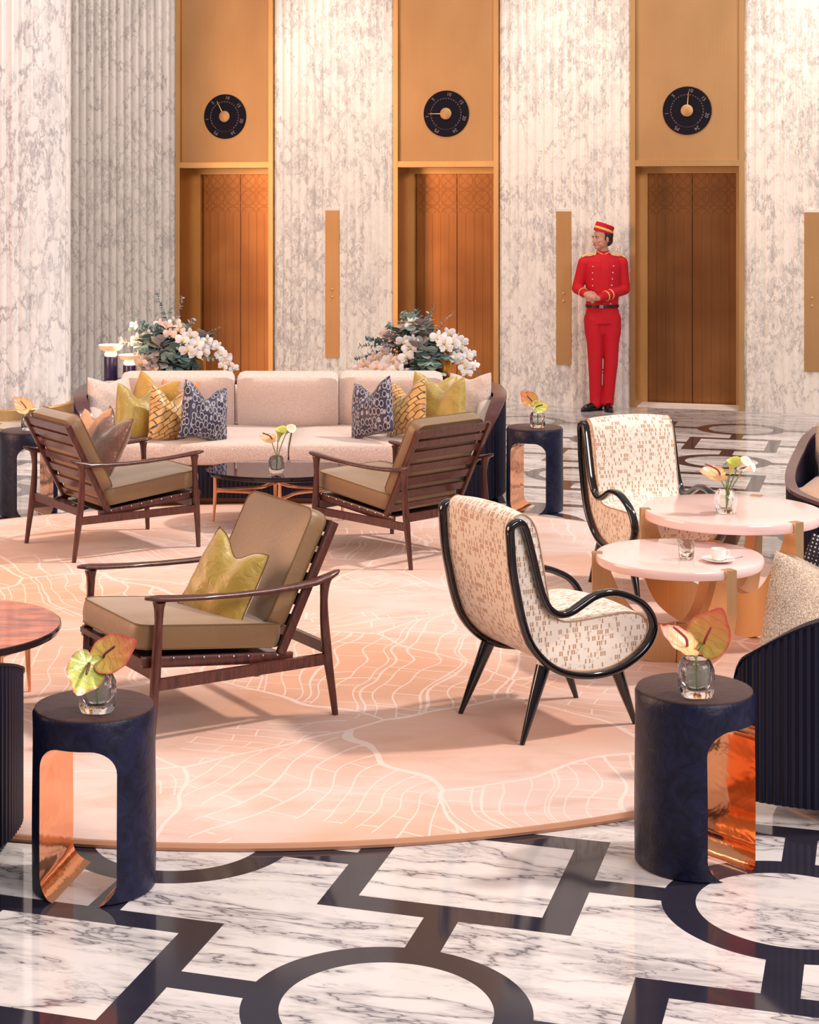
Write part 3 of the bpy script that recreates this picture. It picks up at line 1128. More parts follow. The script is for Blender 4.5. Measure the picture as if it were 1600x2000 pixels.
# ================================================================ SLATTED LOUNGE CHAIR
def lounge_chair():
    r = empty('lounge_chair')
    for s in (-1, 1):
        lg = MB()
        pts = smooth_path([(s * .334, .405, 0), (s * .334, .400, .12), (s * .334, .392, .24), (s * .335, .384, .36), (s * .336, .378, .46), (s * .337, .376, .53), (s * .338, .376, .557)], 3)
        def rad(z):
            st = [(0, .013), (.15, .017), (.27, .0215), (.38, .019), (.47, .016), (.53, .020), (.56, .027)]
            for (z0, r0), (z1, r1) in zip(st, st[1:]):
                if z <= z1: return r0 + (r1 - r0) * (z - z0) / (z1 - z0)
            return st[-1][1]
        lg.tube(pts, [rad(p[2]) for p in pts], 12)
        lg.build('leg', 'walnut', r)
        lg = MB()
        pts = smooth_path([(s * .341, -.421, 0), (s * .340, -.404, .12), (s * .338, -.385, .25), (s * .338, -.372, .38), (s * .339, -.368, .48), (s * .341, -.372, .545), (s * .341, -.376, .568)], 3)
        lg.tube(pts, [rad(p[2] * .985) for p in pts], 12)
        lg.build('leg', 'walnut', r)
        # paddle arm
        st = [(.436, .577, .007, .006), (.415, .576, .024, .009), (.375, .571, .031, .013), (.31, .565, .030, .012), (.2, .557, .024, .011), (.05, .549, .020, .011),
              (-.1, .546, .019, .012), (-.22, .549, .022, .013), (-.32, .557, .027, .015), (-.385, .570, .026, .015), (-.425, .584, .018, .011), (-.442, .592, .006, .005)]
        path = [(s * (.337 + .012 * cos((y / .44) * 1.5)), y, z) for y, z, a, b in st]
        secs = [sell(a, b, 14, 2.2) for y, z, a, b in st]
        MB().sweep(path, secs, (1, 0, 0)).build('armrest', 'walnut', r)
        MB().box((s * .336, 0.0, .235), (.022, .77, .044)).build('side_stretcher', 'walnut', r, smooth=False)
        # seat side rail, sloping to the back
        MB().sweep([(s * .295, .43, .320), (s * .295, -.24, .252)], [sell(.012, .022, 8, 6)], (1, 0, 0)).build('seat_rail', 'walnut', r)
        # back post
        MB().sweep([(s * .300, -.185, .275), (s * .300, -.440, .785)], [sell(.013, .019, 8, 6)], (1, 0, 0)).build('back_post', 'walnut', r)
    MB().box((0, .375, .268), (.65, .022, .05)).build('front_rail', 'walnut', r, smooth=False)
    MB().box((0, -.372, .285), (.66, .022, .045)).build('rear_rail', 'walnut', r, smooth=False)
    MB().sweep([(-.307, .425, .322), (.307, .425, .322)], [sell(.012, .012, 8, 6)], (0, 1, 0)).build('seat_rail', 'walnut', r)
    w = MB()
    for k in range(7):
        t = (k + .5) / 7
        w.box((0, .41 - .62 * t, .330 - .066 * t), (.575, .0885, .006), Euler((radians(5.8), 0, 0)))
    w.build('seat_webbing', 'dark_edge', r, smooth=False)
    st = MB()
    for s in (-1, 1):
        for k in range(9):
            t = (k + .5) / 9
            st.ell((s * .309, .40 - .60 * t, .334 - .066 * t), (.004, .005, .005), seg=8, rings=6)
    st.build('webbing_studs', 'silver', r)
    # slats of the back
    d = Vector((0, -.255, .510)).normalized()
    base = Vector((0, -.185, .275))
    rotx = atan2(.255, .510)
    for k, (q, hh) in enumerate([(.045, .05), (.135, .05), (.225, .05), (.315, .05), (.405, .05), (.478, .048), (.545, .052)]):
        c = base + d * q
        MB().box(c, (.59, .014, hh), Euler((rotx, 0, 0))).build('back_slat', 'walnut', r, smooth=False)
    cu, loops = box_cushion(.575, .66, .092, .03, .014)
    seat = cu.build('seat_cushion', 'olive_cushion', r, angle=50)
    seat.location = (0, .118, .379)
    seat.rotation_euler = (radians(6.4), 0, 0)
    p = MB()
    for L in loops: p.tube(L, .0035, 6, (0, 0, 1), closed=True)
    p.build('piping', 'olive_piping', seat)
    cu, loops = box_cushion(.56, .50, .075, .025, .016)
    bk = cu.build('back_cushion', 'olive_cushion', r, angle=50)
    nrm = Vector((0, d.z, -d.y))
    bk.location = base + d * .335 + nrm * .062
    bk.rotation_euler = (pi / 2 + rotx, 0, 0)
    p = MB()
    for L in loops: p.tube(L, .0035, 6, (0, 0, 1), closed=True)
    p.build('piping', 'olive_piping', bk)
    return r


lc = lounge_chair()
tag(lc, 'slatted walnut lounge chair left of the oval coffee table', 'chair', 'slatted lounge chairs')
lc.location = (-1.356, 10.855, RUGZ)
lc.rotation_euler = (0, 0, -.99)
l2 = copy_tree(lc)
tag(l2, 'slatted walnut lounge chair right of the oval coffee table', 'chair', 'slatted lounge chairs')
l2.location = (.385, 10.682, RUGZ)
l2.rotation_euler = (0, 0, .755)
l3 = copy_tree(lc)
tag(l3, 'slatted walnut lounge chair nearest the camera holding one lime pillow', 'chair', 'slatted lounge chairs')
l3.location = (-.54, 7.429, RUGZ)
l3.rotation_euler = (0, 0, 2.109)


# ================================================================ CURVED ARMCHAIR
LOOP = [(-.328, .872), (-.352, .852), (-.350, .789), (-.341, .689), (-.321, .588), (-.296, .486), (-.262, .401), (-.203, .329), (-.128, .276), (-.029, .246), (.07, .238),
        (.163, .252), (.25, .29), (.305, .335), (.331, .39), (.320, .443), (.283, .490), (.234, .522), (.163, .55), (.101, .558), (.039, .55), (-.022, .522),
        (-.075, .499), (-.128, .497), (-.173, .525), (-.203, .575), (-.229, .653), (-.255, .749), (-.280, .832), (-.300, .868)]


def curved_armchair():
    r = empty('curved_armchair')
    lp = smooth_path([(0, y, z) for y, z in LOOP], 4, closed=True)
    for s in (-1, 1):
        path = [(s * .257, p.y, p.z) for p in lp]
        MB().sweep(path, [sell(.020, .0145, 12, 3.2)], (1, 0, 0), closed=True).build('side_frame', 'black_lacquer', r, angle=60)
        for ya, yf in ((-.165, -.282), (.175, .278)):
            lg = MB()
            za = .285 if ya < 0 else .262
            xf = .233 if ya < 0 else .208
            lg.tube([(s * .205, ya, za), (s * (.205 + (xf - .205) * .5), (ya + yf) / 2, za / 2), (s * xf, yf, 0)], [.030, .021, .010], 12)
            lg.build('leg', 'black_lacquer', r)
    # upholstered body
    rear = [(-.338, .858), (-.337, .789), (-.328, .689), (-.308, .588), (-.283, .488), (-.250, .408), (-.194, .340), (-.122, .289), (-.029, .260), (.07, .252), (.158, .265), (.242, .302), (.293, .343), (.314, .388)]
    front = [(.306, .420), (.278, .449), (.217, .464), (.139, .464), (.061, .460), (-.016, .457), (-.085, .460), (-.130, .482), (-.160, .545), (-.175, .62), (-.190, .696), (-.205, .772), (-.224, .840), (-.250, .880), (-.285, .900), (-.318, .890)]
    pts = smooth_path([(0, a, b) for a, b in rear + front], 3, closed=True)
    N = len(pts)
    s_ = [0.0]
    for i in range(1, N + 1):
        s_.append(s_[-1] + (pts[i % N] - pts[i - 1]).length)
    b = MB()
    NX = 10
    hw = .240
    grid = []
    for i in range(N + 1):
        p = pts[i % N]
        t = (pts[(i + 1) % N] - pts[(i - 1) % N]).normalized()
        nn = Vector((0, t.z, -t.y))
        k = i % N
        crown = .016 if k > len(rear) * 3 - 2 else .002
        row = []
        for j in range(NX + 1):
            x = -hw + 2 * hw * j / NX
            row.append(Vector((x, p.y, p.z)) - nn * 0 + nn * crown * (1 - (x / hw) ** 2))
        grid.append(row)
    vs = [v for row in grid for v in row]
    fs = []; uvs = []
    W = NX + 1
    for i in range(N):
        for j in range(NX):
            a = i * W + j
            fs.append((a, a + 1, a + W + 1, a + W))
            x0 = -hw + 2 * hw * j / NX; x1 = x0 + 2 * hw / NX
            uvs.append([(x0, s_[i]), (x1, s_[i]), (x1, s_[i + 1]), (x0, s_[i + 1])])
    b.add(vs, fs, 0, uvs)
    for s in (-1, 1):
        side = [Vector((s * hw, p.y, p.z)) for p in pts]
        b.add(side, [tuple(range(N))], 0, [[(p.y + 1, p.z) for p in pts]])
    b.build('upholstery', 'dash_fabric', r, angle=50, merge=True)
    pw = MB()
    for s in (-1, 1):
        pw.tube([Vector((s * (hw + .001), p.y, p.z)) for p in pts], .0035, 6, (1, 0, 0), closed=True)
    pw.build('piping', 'dash_fabric', r)
    return r


a1 = curved_armchair()
tag(a1, 'curved armchair seen from behind with black loop arms on the rug', 'armchair', 'curved black framed armchairs')
a1.location = (.870, 7.286, RUGZ)
a1.rotation_euler = (0, 0, -1.10)
a2 = copy_tree(a1)
tag(a2, 'curved armchair with sunlit cream back facing the pink tables', 'armchair', 'curved black framed armchairs')
a2.location = (1.702, 9.627, RUGZ)
a2.rotation_euler = (0, 0, -2.86)


# ================================================================ DRUM STOOL TABLES
def stool_table():
    r = empty('stool_side_table')
    R, Hh = .1925, .563
    w, h, rc = .125, .478, .075
    cyl = MB()
    prof = [(R - .006, 0), (R, .006)] + [(R + .0015 * sin(9 * z), z) for z in [i * .05 for i in range(1, 11)]] + [(R, Hh - .014), (R - .006, Hh - .004)]
    cyl.lathe(prof, 96)
    co = cyl.build('body', 'stool_body', r)
    oc = []
    for cx, cz, a0 in ((w - rc, rc, -90), (w - rc, h - rc, 0), (-w + rc, h - rc, 90), (-w + rc, rc, 180)):
        for k in range(9):
            a = radians(a0 + 90 * k / 8)
            oc.append((cx + rc * cos(a), cz + rc * sin(a)))
    oc = [(x, z - .004) for x, z in oc]
    cut = MB().prism(oc, 'y', -.4, .4).build('cut', 'copper')
    me = evaluated(co, [('BOOLEAN', dict(operation='DIFFERENCE', object=cut, solver='EXACT'))])
    bpy.data.objects.remove(cut)

    def on_tunnel(p):
        c = p.center
        nz = p.normal
        if abs(c.x) > w + .001 or c.z > h: return False
        if abs(nz.y) > .3: return False
        rad = sqrt(c.x ** 2 + c.y ** 2)
        # outward-facing cylinder faces point away from the axis, tunnel faces point into the gap
        if abs(c.x) > w - .0015 and nz.x * c.x < 0: return True
        if c.z > h - .0065 and nz.z < -.5: return True
        # corner arcs
        for cx in (-w + rc, w - rc):
            for cz in (rc - .004, h - rc - .004):
                d = sqrt((c.x - cx) ** 2 + (c.z - cz) ** 2)
                if abs(d - rc) < .003 and (nz.x * (cx - c.x) + nz.z * (cz - c.z)) > 0.3 * rc: return True
        return False
    for keep, name, mat in ((False, 'body', 'stool_body'), (True, 'lining', 'copper')):
        bm = bmesh.new()
        bm.from_mesh(me)
        bm.faces.ensure_lookup_table()
        kill = [f for f, p in zip(bm.faces, me.polygons) if on_tunnel(p) != keep]
        bmesh.ops.delete(bm, geom=kill, context='FACES')
        m2 = bpy.data.meshes.new(name)
        bm.to_mesh(m2)
        bm.free()
        m2.materials.append(M[mat])
        m2.polygons.foreach_set('use_smooth', [True] * len(m2.polygons))
        m2.polygons.foreach_set('material_index', [0] * len(m2.polygons))
        m2.set_sharp_from_angle(angle=radians(35))
        if not keep:
            co.data = m2
        else:
            o = bpy.data.objects.new(name, m2)
            col.objects.link(o)
            o.parent = r
    MB().lathe([(R - .007, Hh - .005), (R - .007, Hh + .001), (R - .012, Hh + .003), (.001, Hh + .003)], 64).build('top', 'stool_top', r)
    return r


s1 = stool_table()
ST_LBL = 'navy drum side table with copper lined opening '
tag(s1, ST_LBL + 'nearest the camera at left', 'side table', 'navy drum side tables')
s1.location = (-.761, 5.61, 0); s1.rotation_euler = (0, 0, radians(-12))
for loc, rz, lb in (((1.166, 5.80, 0), -41, 'nearest the camera at right'), ((1.354, 12.16, 0), 24, 'right of the sofa'), ((-2.07, 12.0, 0), -27, 'left of the sofa at the photo edge')):
    c = copy_tree(s1)
    tag(c, ST_LBL + lb, 'side table', 'navy drum side tables')
    c.location = loc
    c.rotation_euler = (0, 0, radians(-rz))


# ================================================================ PINK STONE TABLES
def stone_table(name, label, loc, R, zt, th, phi):
    r = empty(name, loc)
    tag(r, label, 'table', 'round pink stone tables')
    e = .008
    MB().lathe([(R - .03, zt - th), (R - .006, zt - th + .004), (R, zt - th + .014), (R, zt - e), (R - .004, zt - .001), (R - .01, zt), (R * .6, zt), (.001, zt)], 96).build('table_top', 'pink_stone', r)
    z0 = zt - th
    out = [(R + .016, zt + .003), (R + .016, zt * .62), (R - .005, zt * .42), (R - .07, zt * .22), (R * .55, zt * .07), (R * .30, 0), (0.02, 0)]
    out = [tuple(p) for p in smooth_path([(a, b, 0) for a, b in out[1:]], 5)]
    out = [(R + .016, zt + .003)] + [(p[0], p[1]) for p in out]
    inn = [(.02, zt * .36), (R * .22, zt * .34), (R * .48, zt * .42), (R * .68, zt * .60), (R - .075, zt * .80), (R - .058, z0 - .001)]
    inn = [(p[0], p[1]) for p in smooth_path([(a, b, 0) for a, b in inn], 5)]
    prof = out + inn + [(R - .032, z0 - .001), (R - .032, zt + .003)]
    for k in range(3):
        a = radians(phi + 120 * k)
        f = MB().prism([(x, z) for x, z in prof], 'y', -.026, .026)
        Rm = Matrix.Rotation(a, 4, 'Z')
        for i, p in enumerate(f.v):
            f.v[i] = Rm @ p
        f.build('leg', 'table_brass', r, angle=30)
    return r


stone_table('cocktail_table', 'lower round pink stone table carrying a coffee cup', (1.574, 8.18, RUGZ), .381, .49, .045, -66)
stone_table('cocktail_table', 'higher round pink stone table carrying white lilies', (1.94, 8.74, RUGZ), .434, .60, .052, -59)


# ================================================================ OVAL TABLES WITH SLIM BRASS LEGS
def oval_table(label, loc, a, b, zt, topmat, angs, rz=0.0):
    r = empty('oval_coffee_table', loc, rz)
    tag(r, label, 'coffee table')
    t = MB().lathe([(.93, zt - .036), (.985, zt - .030), (1.0, zt - .012), (.995, zt - .003), (.985, zt)], 96, cap0=True, cap1=False)
    for i, p in enumerate(t.v): t.v[i] = Vector((p.x * a, p.y * b, p.z))
    t.build('table_edge', 'dark_edge', r)
    t = MB().lathe([(.985, zt - .002), (.985, zt + .0005), (.5, zt + .0005), (.001, zt + .0005)], 96, cap0=False)
    for i, p in enumerate(t.v): t.v[i] = Vector((p.x * a, p.y * b, p.z))
    t.build('table_top', topmat, r)
    P = [Vector((a * .90 * cos(radians(g)), b * .90 * sin(radians(g)), 0)) for g in angs]
    for p in P:
        q = p * 1.0
        lg = MB().tube([(q.x, q.y, 0), (q.x * .985, q.y * .985, .10), (q.x * .975, q.y * .975, .20), (q.x * .98, q.y * .98, zt - .034)], [.0065, .0105, .0135, .011], 12, ref=(1, 0, 0))
        lg.build('leg', 'rose_gold', r)
    zs = .205
    for i in range(len(P)):
        p, q = P[i] * .975, P[(i + 1) % len(P)] * .975
        m = (p + q) * .5 * .62
        path = smooth_path([(p.x, p.y, zs), ((p.x * .7 + m.x * .3), (p.y * .7 + m.y * .3), zs), (m.x, m.y, zs), ((q.x * .7 + m.x * .3), (q.y * .7 + m.y * .3), zs), (q.x, q.y, zs)], 5)
        nP = len(path)
        secs = [sell(.011 + .014 * abs(2 * k / (nP - 1) - 1) ** 6, .006, 8, 3) for k in range(nP)]
        MB().sweep(path, secs, (0, 0, 1)).build('stretcher', 'rose_gold', r)
    return r


oval_table('dark glass oval coffee table on slim rose gold legs before the sofa', (-.372, 11.60, RUGZ), .475, .38, .348, 'dark_glass', (178, -88, 12, 95))
oval_table('red onyx topped coffee table cut by the left photo edge', (-1.64, 7.37, RUGZ), .50, .50, .362, 'red_marble_top', (45, 135, 225, 315))


# ================================================================ REEDED SHELL SOFAS
def reeded_shell(r, path, ztop, z0, thick=.045, pitch=.030, rim=.016, rimw=.0, rimmat='rim_wood'):
    """path: outer line (x,y) smoothed; ztop(k/n)"""
    P = smooth_path([(x, y, 0) for x, y in path], 24)
    L = [0]
    for i in range(1, len(P)): L.append(L[-1] + (P[i] - P[i - 1]).length)
    Z = smooth_path([(z, 0, 0) for z in ztop], 24)
    total = L[-1]
    n = int(total / (pitch / 4))
    S = []
    j = 0
    for k in range(n + 1):
        s_ = total * k / n
        while j < len(L) - 2 and L[j + 1] < s_: j += 1
        f = (s_ - L[j]) / max(1e-9, L[j + 1] - L[j])
        p = P[j].lerp(P[j + 1], f)
        t = (P[min(j + 2, len(P) - 1)] - P[max(j - 1, 0)]).normalized()
        z = Z[j].x + (Z[j + 1].x - Z[j].x) * f
        S.append((p, Vector((t.y, -t.x, 0)), z, s_))
    vs = []; fs = []
    for p, nn, z, s_ in S:
        b = .007 * abs(sin(pi * s_ / pitch)) - .007
        o = p + nn * b
        q = p - nn * thick
        vs += [(o.x, o.y, z0), (o.x, o.y, z), (q.x, q.y, z), (q.x, q.y, z0)]
    for k in range(n):
        a = 4 * k
        for i in range(4):
            fs.append((a + i, a + 4 + i, a + 4 + (i + 1) % 4, a + (i + 1) % 4))
    fs += [(0, 1, 2, 3), (4 * n + 3, 4 * n + 2, 4 * n + 1, 4 * n)]
    m = MB().add(vs, fs)
    m.build('reeded_shell', 'navy_panel', r, angle=30)
    st = S[::3] + ([S[-1]] if (len(S) - 1) % 3 else [])
    m = MB()
    w = thick + .012 + rimw
    path3 = [(p - nn * (thick / 2 - .0 + rimw / 2) + Vector((0, 0, z + rim / 2))) for p, nn, z, s_ in st]
    m.sweep(path3, [sell(w / 2, rim / 2 + .002, 10, 4)], (0, 0, 1)) if False else None
    vs = []; fs = []
    for p, nn, z, s_ in st:
        a = p + nn * .005
        b = p - nn * (thick + .008 + rimw)
        vs += [(a.x, a.y, z - .004), (a.x, a.y, z + rim), (b.x, b.y, z + rim), (b.x, b.y, z - .004)]
    for k in range(len(st) - 1):
        a = 4 * k
        for i in range(4):
            fs.append((a + i, a + 4 + i, a + 4 + (i + 1) % 4, a + (i + 1) % 4))
    e_ = 4 * (len(st) - 1)
    fs += [(0, 1, 2, 3), (e_ + 3, e_ + 2, e_ + 1, e_)]
    m.add(vs, fs)
    m.build('top_rim', rimmat, r, angle=40)
    return S


def reed_front(r, p0, p1, z0, z1, bow=0.0, name='reeded_base'):
    p0, p1 = Vector((*p0, 0)), Vector((*p1, 0))
    d = (p1 - p0)
    L = d.length
    nn = Vector((d.y, -d.x, 0)).normalized()
    n = int(L / .0075)
    vs = []; fs = []
    for k in range(n + 1):
        f = k / n
        p = p0 + d * f + nn * (bow * 4 * f * (1 - f)) + nn * (.006 * abs(sin(pi * f * L / .03)))
        q = p0 + d * f - nn * .03
        vs += [(p.x, p.y, z0), (p.x, p.y, z1), (q.x, q.y, z1), (q.x, q.y, z0)]
    for k in range(n):
        a = 4 * k
        for i in range(4):
            fs.append((a + i, a + 4 + i, a + 4 + (i + 1) % 4, a + (i + 1) % 4))
    MB().add(vs, fs).build(name, 'navy_panel', r, angle=30)


def upholstered_poly(r, name, outline, z0, z1, mat, rad=.04, crown=.015, tilt=None):
    """soft slab from a plan outline (list of (x, y))"""
    P = [Vector((x, y, 0)) for x, y in outline]
    n = len(P)
    c = sum(P, Vector()) / n
    vs = []; fs = []
    levels = [(-.02, z0 + .0), (0, z0 + .02)]
    lv = [(1 - .06, z0), (1 - .012, z0 + .018), (1.0, (z0 + z1) / 2), (1 - .006, z1 - rad * .8), (1 - .02, z1 - rad * .3), (1 - .05, z1), (.8, z1 + crown * .6), (.5, z1 + crown), (.2, z1 + crown), (.02, z1 + crown)]
    for k, z in lv:
        for p in P:
            d_ = p - c
            q = c + d_ * k if k < .9 else p - Vector((math.copysign(1, d_.x), math.copysign(1, d_.y), 0)) * (1 - k) * .28
            vs.append((q.x, q.y, z))
    for a in range(len(lv) - 1):
        for i in range(n):
            j = (i + 1) % n
            fs.append((a * n + i, a * n + j, (a + 1) * n + j, (a + 1) * n + i))
    fs.append(tuple(range(n - 1, -1, -1)))
    fs.append(tuple((len(lv) - 1) * n + i for i in range(n)))
    return MB().add(vs, fs).build(name, mat, r, angle=60)


def rounded(pts, k=6, rr0=.07):
    """plan polygon with clipped smooth corners"""
    out = []
    n = len(pts)
    for i in range(n):
        p0, p1, p2 = Vector((*pts[i - 1], 0)), Vector((*pts[i][:2], 0)), Vector((*pts[(i + 1) % n], 0))
        rr = min(rr0, .03 if abs(pts[i][0]) < .01 else rr0)
        a = p1 + (p0 - p1).normalized() * min(rr, (p0 - p1).length * .45)
        b = p1 + (p2 - p1).normalized() * min(rr, (p2 - p1).length * .45)
        for q in range(k + 1):
            t = q / k
            m = a.lerp(p1, t).lerp(p1.lerp(b, t), t)
            out.append((m.x, m.y))
        # subdivide the straight run
        nx = Vector((*pts[(i + 1) % n], 0))
        b2 = nx + (p1 - nx).normalized() * min(rr, (nx - p1).length * .45)
        for q in range(1, 8):
            m = b.lerp(b2, q / 8)
            out.append((m.x, m.y))
    return out


sofa = empty('curved_sofa', (-.328, 12.9, RUGZ * 0))
tag(sofa, 'large beige curved sofa with dark reeded shell below the lifts', 'sofa')
half = [(0, .90), (.75, .885), (1.2, .82), (1.43, .66), (1.535, .38), (1.545, 0), (1.53, -.28), (1.495, -.45), (1.435, -.575), (1.35, -.64)]
zh = [.70, .70, .70, .71, .72, .72, .72, .69, .60, .44]
sp = [(-x, y) for x, y in half[::-1]] + half[1:]
sz = zh[::-1] + zh[1:]
reeded_shell(sofa, sp[::-1], sz[::-1], .055, .05, .030, .016, .03)
reed_front(sofa, (-1.36, -.615), (1.36, -.615), .06, .285, .02)
MB().box((0, .03, .03), (2.55, 1.26, .06)).box((0, .1, .03), (2.8, .9, .058)).build('plinth', 'plinth_bronze', sofa, smooth=False)
MB().box((0, .05, .17), (2.75, 1.3, .22)).build('seat_platform', 'navy_panel', sofa, smooth=False)
# inner upholstered backrest following the shell
hin = [(0, .80), (.75, .785), (1.13, .73), (1.34, .59), (1.435, .36), (1.445, .05), (1.435, -.2), (1.40, -.40), (1.34, -.52)]
il = [(-x, y) for x, y in hin[::-1]] + hin[1:]
P = smooth_path([(x, y, 0) for x, y in il[::-1]], 8)
zc = smooth_path([(z, 0, 0) for z in ([.46, .60, .68, .695, .695, .69, .69, .69, .69] + [.69, .69, .69, .695, .695, .68, .60, .46][0:8])], 8)
vs = []; fs = []
K = 0
for k, p in enumerate(P):
    t = (P[min(k + 1, len(P) - 1)] - P[max(k - 1, 0)]).normalized()
    nn = Vector((t.y, -t.x, 0))
    z = zc[min(k, len(zc) - 1)].x
    sec = [(.02, .28), (.02, z - .03), (.005, z - .008), (-.04, z), (-.09, z - .02), (-.105, z - .06), (-.10, .28)]
    K = len(sec)
    for a, zz in sec:
        q = p + nn * a
        vs.append((q.x, q.y, zz))
for k in range(len(P) - 1):
    for i in range(K):
        j = (i + 1) % K
        fs.append((k * K + i, (k + 1) * K + i, (k + 1) * K + j, k * K + j))
fs += [tuple(range(K)), tuple((len(P) - 1) * K + i for i in range(K - 1, -1, -1))]
MB().add(vs, fs).build('inner_backrest', 'sofa_linen', sofa, angle=60)
for s in (-1, 1):
    pts = [(s * .002, -.655), (s * 1.20, -.655), (s * 1.34, -.56), (s * 1.35, .10), (s * 1.30, .45), (s * .002, .55)]
    if s < 0: pts = pts[::-1]
    upholstered_poly(sofa, 'seat_cushion', rounded(pts), .287, .43, 'sofa_linen', .05, .012)
for cx, cy, w_, a in ((-.03, .33, .74, 0), (-.845, .345, .83, 2.5), (.735, .36, .76, -3)):
    cu, loops = box_cushion(w_, .40, .17, .022, .035)
    o = cu.build('back_cushion', 'sofa_linen', sofa, angle=60)
    o.location = (cx, cy, .62)
    o.rotation_euler = (radians(90 + 12), 0, radians(a))


def tub(name, label, cat, path, zt, seat, center, seat_mat='sofa_linen', z0=.06, rim=.005, rimmat='navy_panel'):
    r = empty(name, (center[0], center[1], 0))
    tag(r, label, cat)
    rel = lambda p: (p[0] - center[0], p[1] - center[1])
    reeded_shell(r, [rel(p) for p in path], zt, z0, .045, .026, rim, 0, rimmat)
    upholstered_poly(r, 'seat_cushion', rounded([rel(p) for p in seat]), .29, .42, seat_mat, .05, .012)
    upholstered_poly(r, 'seat_platform', rounded([rel(p) for p in seat]), .07, .288, 'navy_panel', .01, .0)
    cc = Vector((sum(p[0] for p in seat) / len(seat), sum(p[1] for p in seat) / len(seat), 0))
    pl = [(cc.x + (p[0] - cc.x) * .92, cc.y + (p[1] - cc.y) * .92) for p in seat]
    upholstered_poly(r, 'plinth', rounded([rel(p) for p in pl]), 0.0, .069, 'plinth_bronze', .01, .0)
    # padded inner back
    return r


def pad(r, center, path, z1, off=.05, th=.09):
    P = smooth_path([(x - center[0], y - center[1], 0) for x, y in path], 6)
    vs = []; fs = []
    n = len(P)
    for k, p in enumerate(P):
        t = (P[min(k + 1, n - 1)] - P[max(k - 1, 0)]).normalized()
        nn = Vector((t.y, -t.x, 0))
        z = z1[0] + (z1[1] - z1[0]) * min(1, k / (n * .5))
        sec = [(-off, .28), (-off, z - .02), (-off - .03, z), (-off - th + .02, z - .01), (-off - th, z - .05), (-off - th, .28)]
        for a, zz in sec:
            q = p + nn * a
            vs.append((q.x, q.y, zz))
    for k in range(n - 1):
        for i in range(6):
            j = (i + 1) % 6
            fs.append((k * 6 + i, (k + 1) * 6 + i, (k + 1) * 6 + j, k * 6 + j))
    fs += [tuple(range(6)), tuple((n - 1) * 6 + i for i in range(5, -1, -1))]
    MB().add(vs, fs).build('inner_backrest', 'sofa_linen', r, angle=60)


# near right (open towards the pink tables)
pb = [(1.405, 6.32), (1.412, 6.25), (1.457, 6.185), (1.647, 6.10), (1.92, 6.06), (2.22, 6.12), (2.48, 6.32), (2.62, 6.65), (2.66, 7.05)]
br = tub('tub_sofa', 'dark reeded tub sofa in the right foreground', 'sofa', pb, [.40, .52, .585, .70, .74, .74, .74, .74, .72],
         [(1.56, 6.42), (1.70, 6.17), (2.2, 6.19), (2.5, 6.5), (2.58, 7.15), (1.95, 7.35)], (2.1, 6.6))
pad(br, (2.1, 6.6), pb[3:], (.62, .68))
# near left
pl_ = [(-1.13, 6.16), (-1.065, 6.06), (-1.052, 5.92), (-1.09, 5.74), (-1.26, 5.50), (-1.6, 5.36), (-2.0, 5.42), (-2.3, 5.7), (-2.4, 6.05)]
bl = tub('tub_chair', 'dark reeded tub chair cut by the left photo edge', 'armchair', [(x, y) for x, y in pl_][::-1], [.50, .56, .68, .72, .70, .655, .60, .545, .49],
         [(-1.18, 6.20), (-1.15, 5.95), (-1.25, 5.65), (-1.65, 5.45), (-2.1, 5.6), (-2.3, 6.15)], (-1.75, 5.9))
# far right
pt = [(2.70, 9.98), (2.625, 10.10), (2.60, 10.25), (2.65, 10.5), (2.80, 10.9), (3.0, 11.3), (3.35, 11.6), (3.85, 11.7)]
tr = tub('tub_sofa', 'dark reeded tub sofa with brown rim behind the lily table', 'sofa', pt[::-1], [.72, .70, .64, .56, .50, .46, .44, .42],
         [(2.68, 10.04), (2.66, 10.4), (2.95, 11.0), (3.4, 11.45), (4.0, 11.5), (4.0, 9.75), (3.3, 9.72)], (3.3, 10.6), 'tan_satin', rim=.016, rimmat='rim_wood')
reed_front(tr, (2.68 - 3.3, 10.0 - 10.6), (3.9 - 3.3, 9.66 - 10.6), .06, .288)

# ================================================================ PILLOWS
def R3(x, y, z):
    return (radians(x), radians(y), radians(z))


PG = 'throw pillows on the curved sofa'
pillow('throw_pillow', 'cream linen pillow standing at the left end of the sofa', 'pillow', 'sofa_linen', at(216, 793, 12.72), (.40, .42), R3(-14, 3, 38), .02, group=PG, seed=1)
pillow('throw_pillow', 'cream linen pillow standing at the right end of the sofa', 'pillow', 'sofa_linen', at(915, 784, 12.85), (.42, .42), R3(-14, -4, -38), .03, group=PG, seed=2)
pillow('throw_pillow', 'gold satin pillow half hidden behind the leftmost lime pillow', 'pillow', 'gold_satin', at(297, 792, 12.78), (.42, .44), R3(-14, 10, -30), .05, group=PG, seed=3, thick=.12)
pillow('throw_pillow', 'lime gold velvet pillow leftmost in front on the sofa', 'pillow', 'lime_velvet', at(270, 807, 12.52), (.40, .40), R3(-16, 10, 36), .08, group=PG, seed=4)
pillow('throw_pillow', 'tan satin pillow peeking behind the left gold patterned pillow', 'pillow', 'tan_satin', at(346, 800, 12.74), (.40, .42), R3(-14, 0, -32), .05, group=PG, seed=5, thick=.11)
pillow('throw_pillow', 'gold pillow with dark slanting bars left on the sofa', 'pillow', 'gold_pattern', at(331, 812, 12.48), (.38, .40), R3(-16, 14, 42), .08, group=PG, seed=6)
pillow('throw_pillow', 'navy ring patterned pillow left of the sofa centre', 'pillow', 'navy_rings', at(400, 806, 12.42), (.42, .42), R3(-16, 14, 36), .09, group=PG, seed=7)
pillow('throw_pillow', 'navy ring patterned pillow right of the sofa centre', 'pillow', 'navy_rings', at(727, 798, 12.46), (.40, .42), R3(-16, -14, -40), .08, group=PG, seed=8)
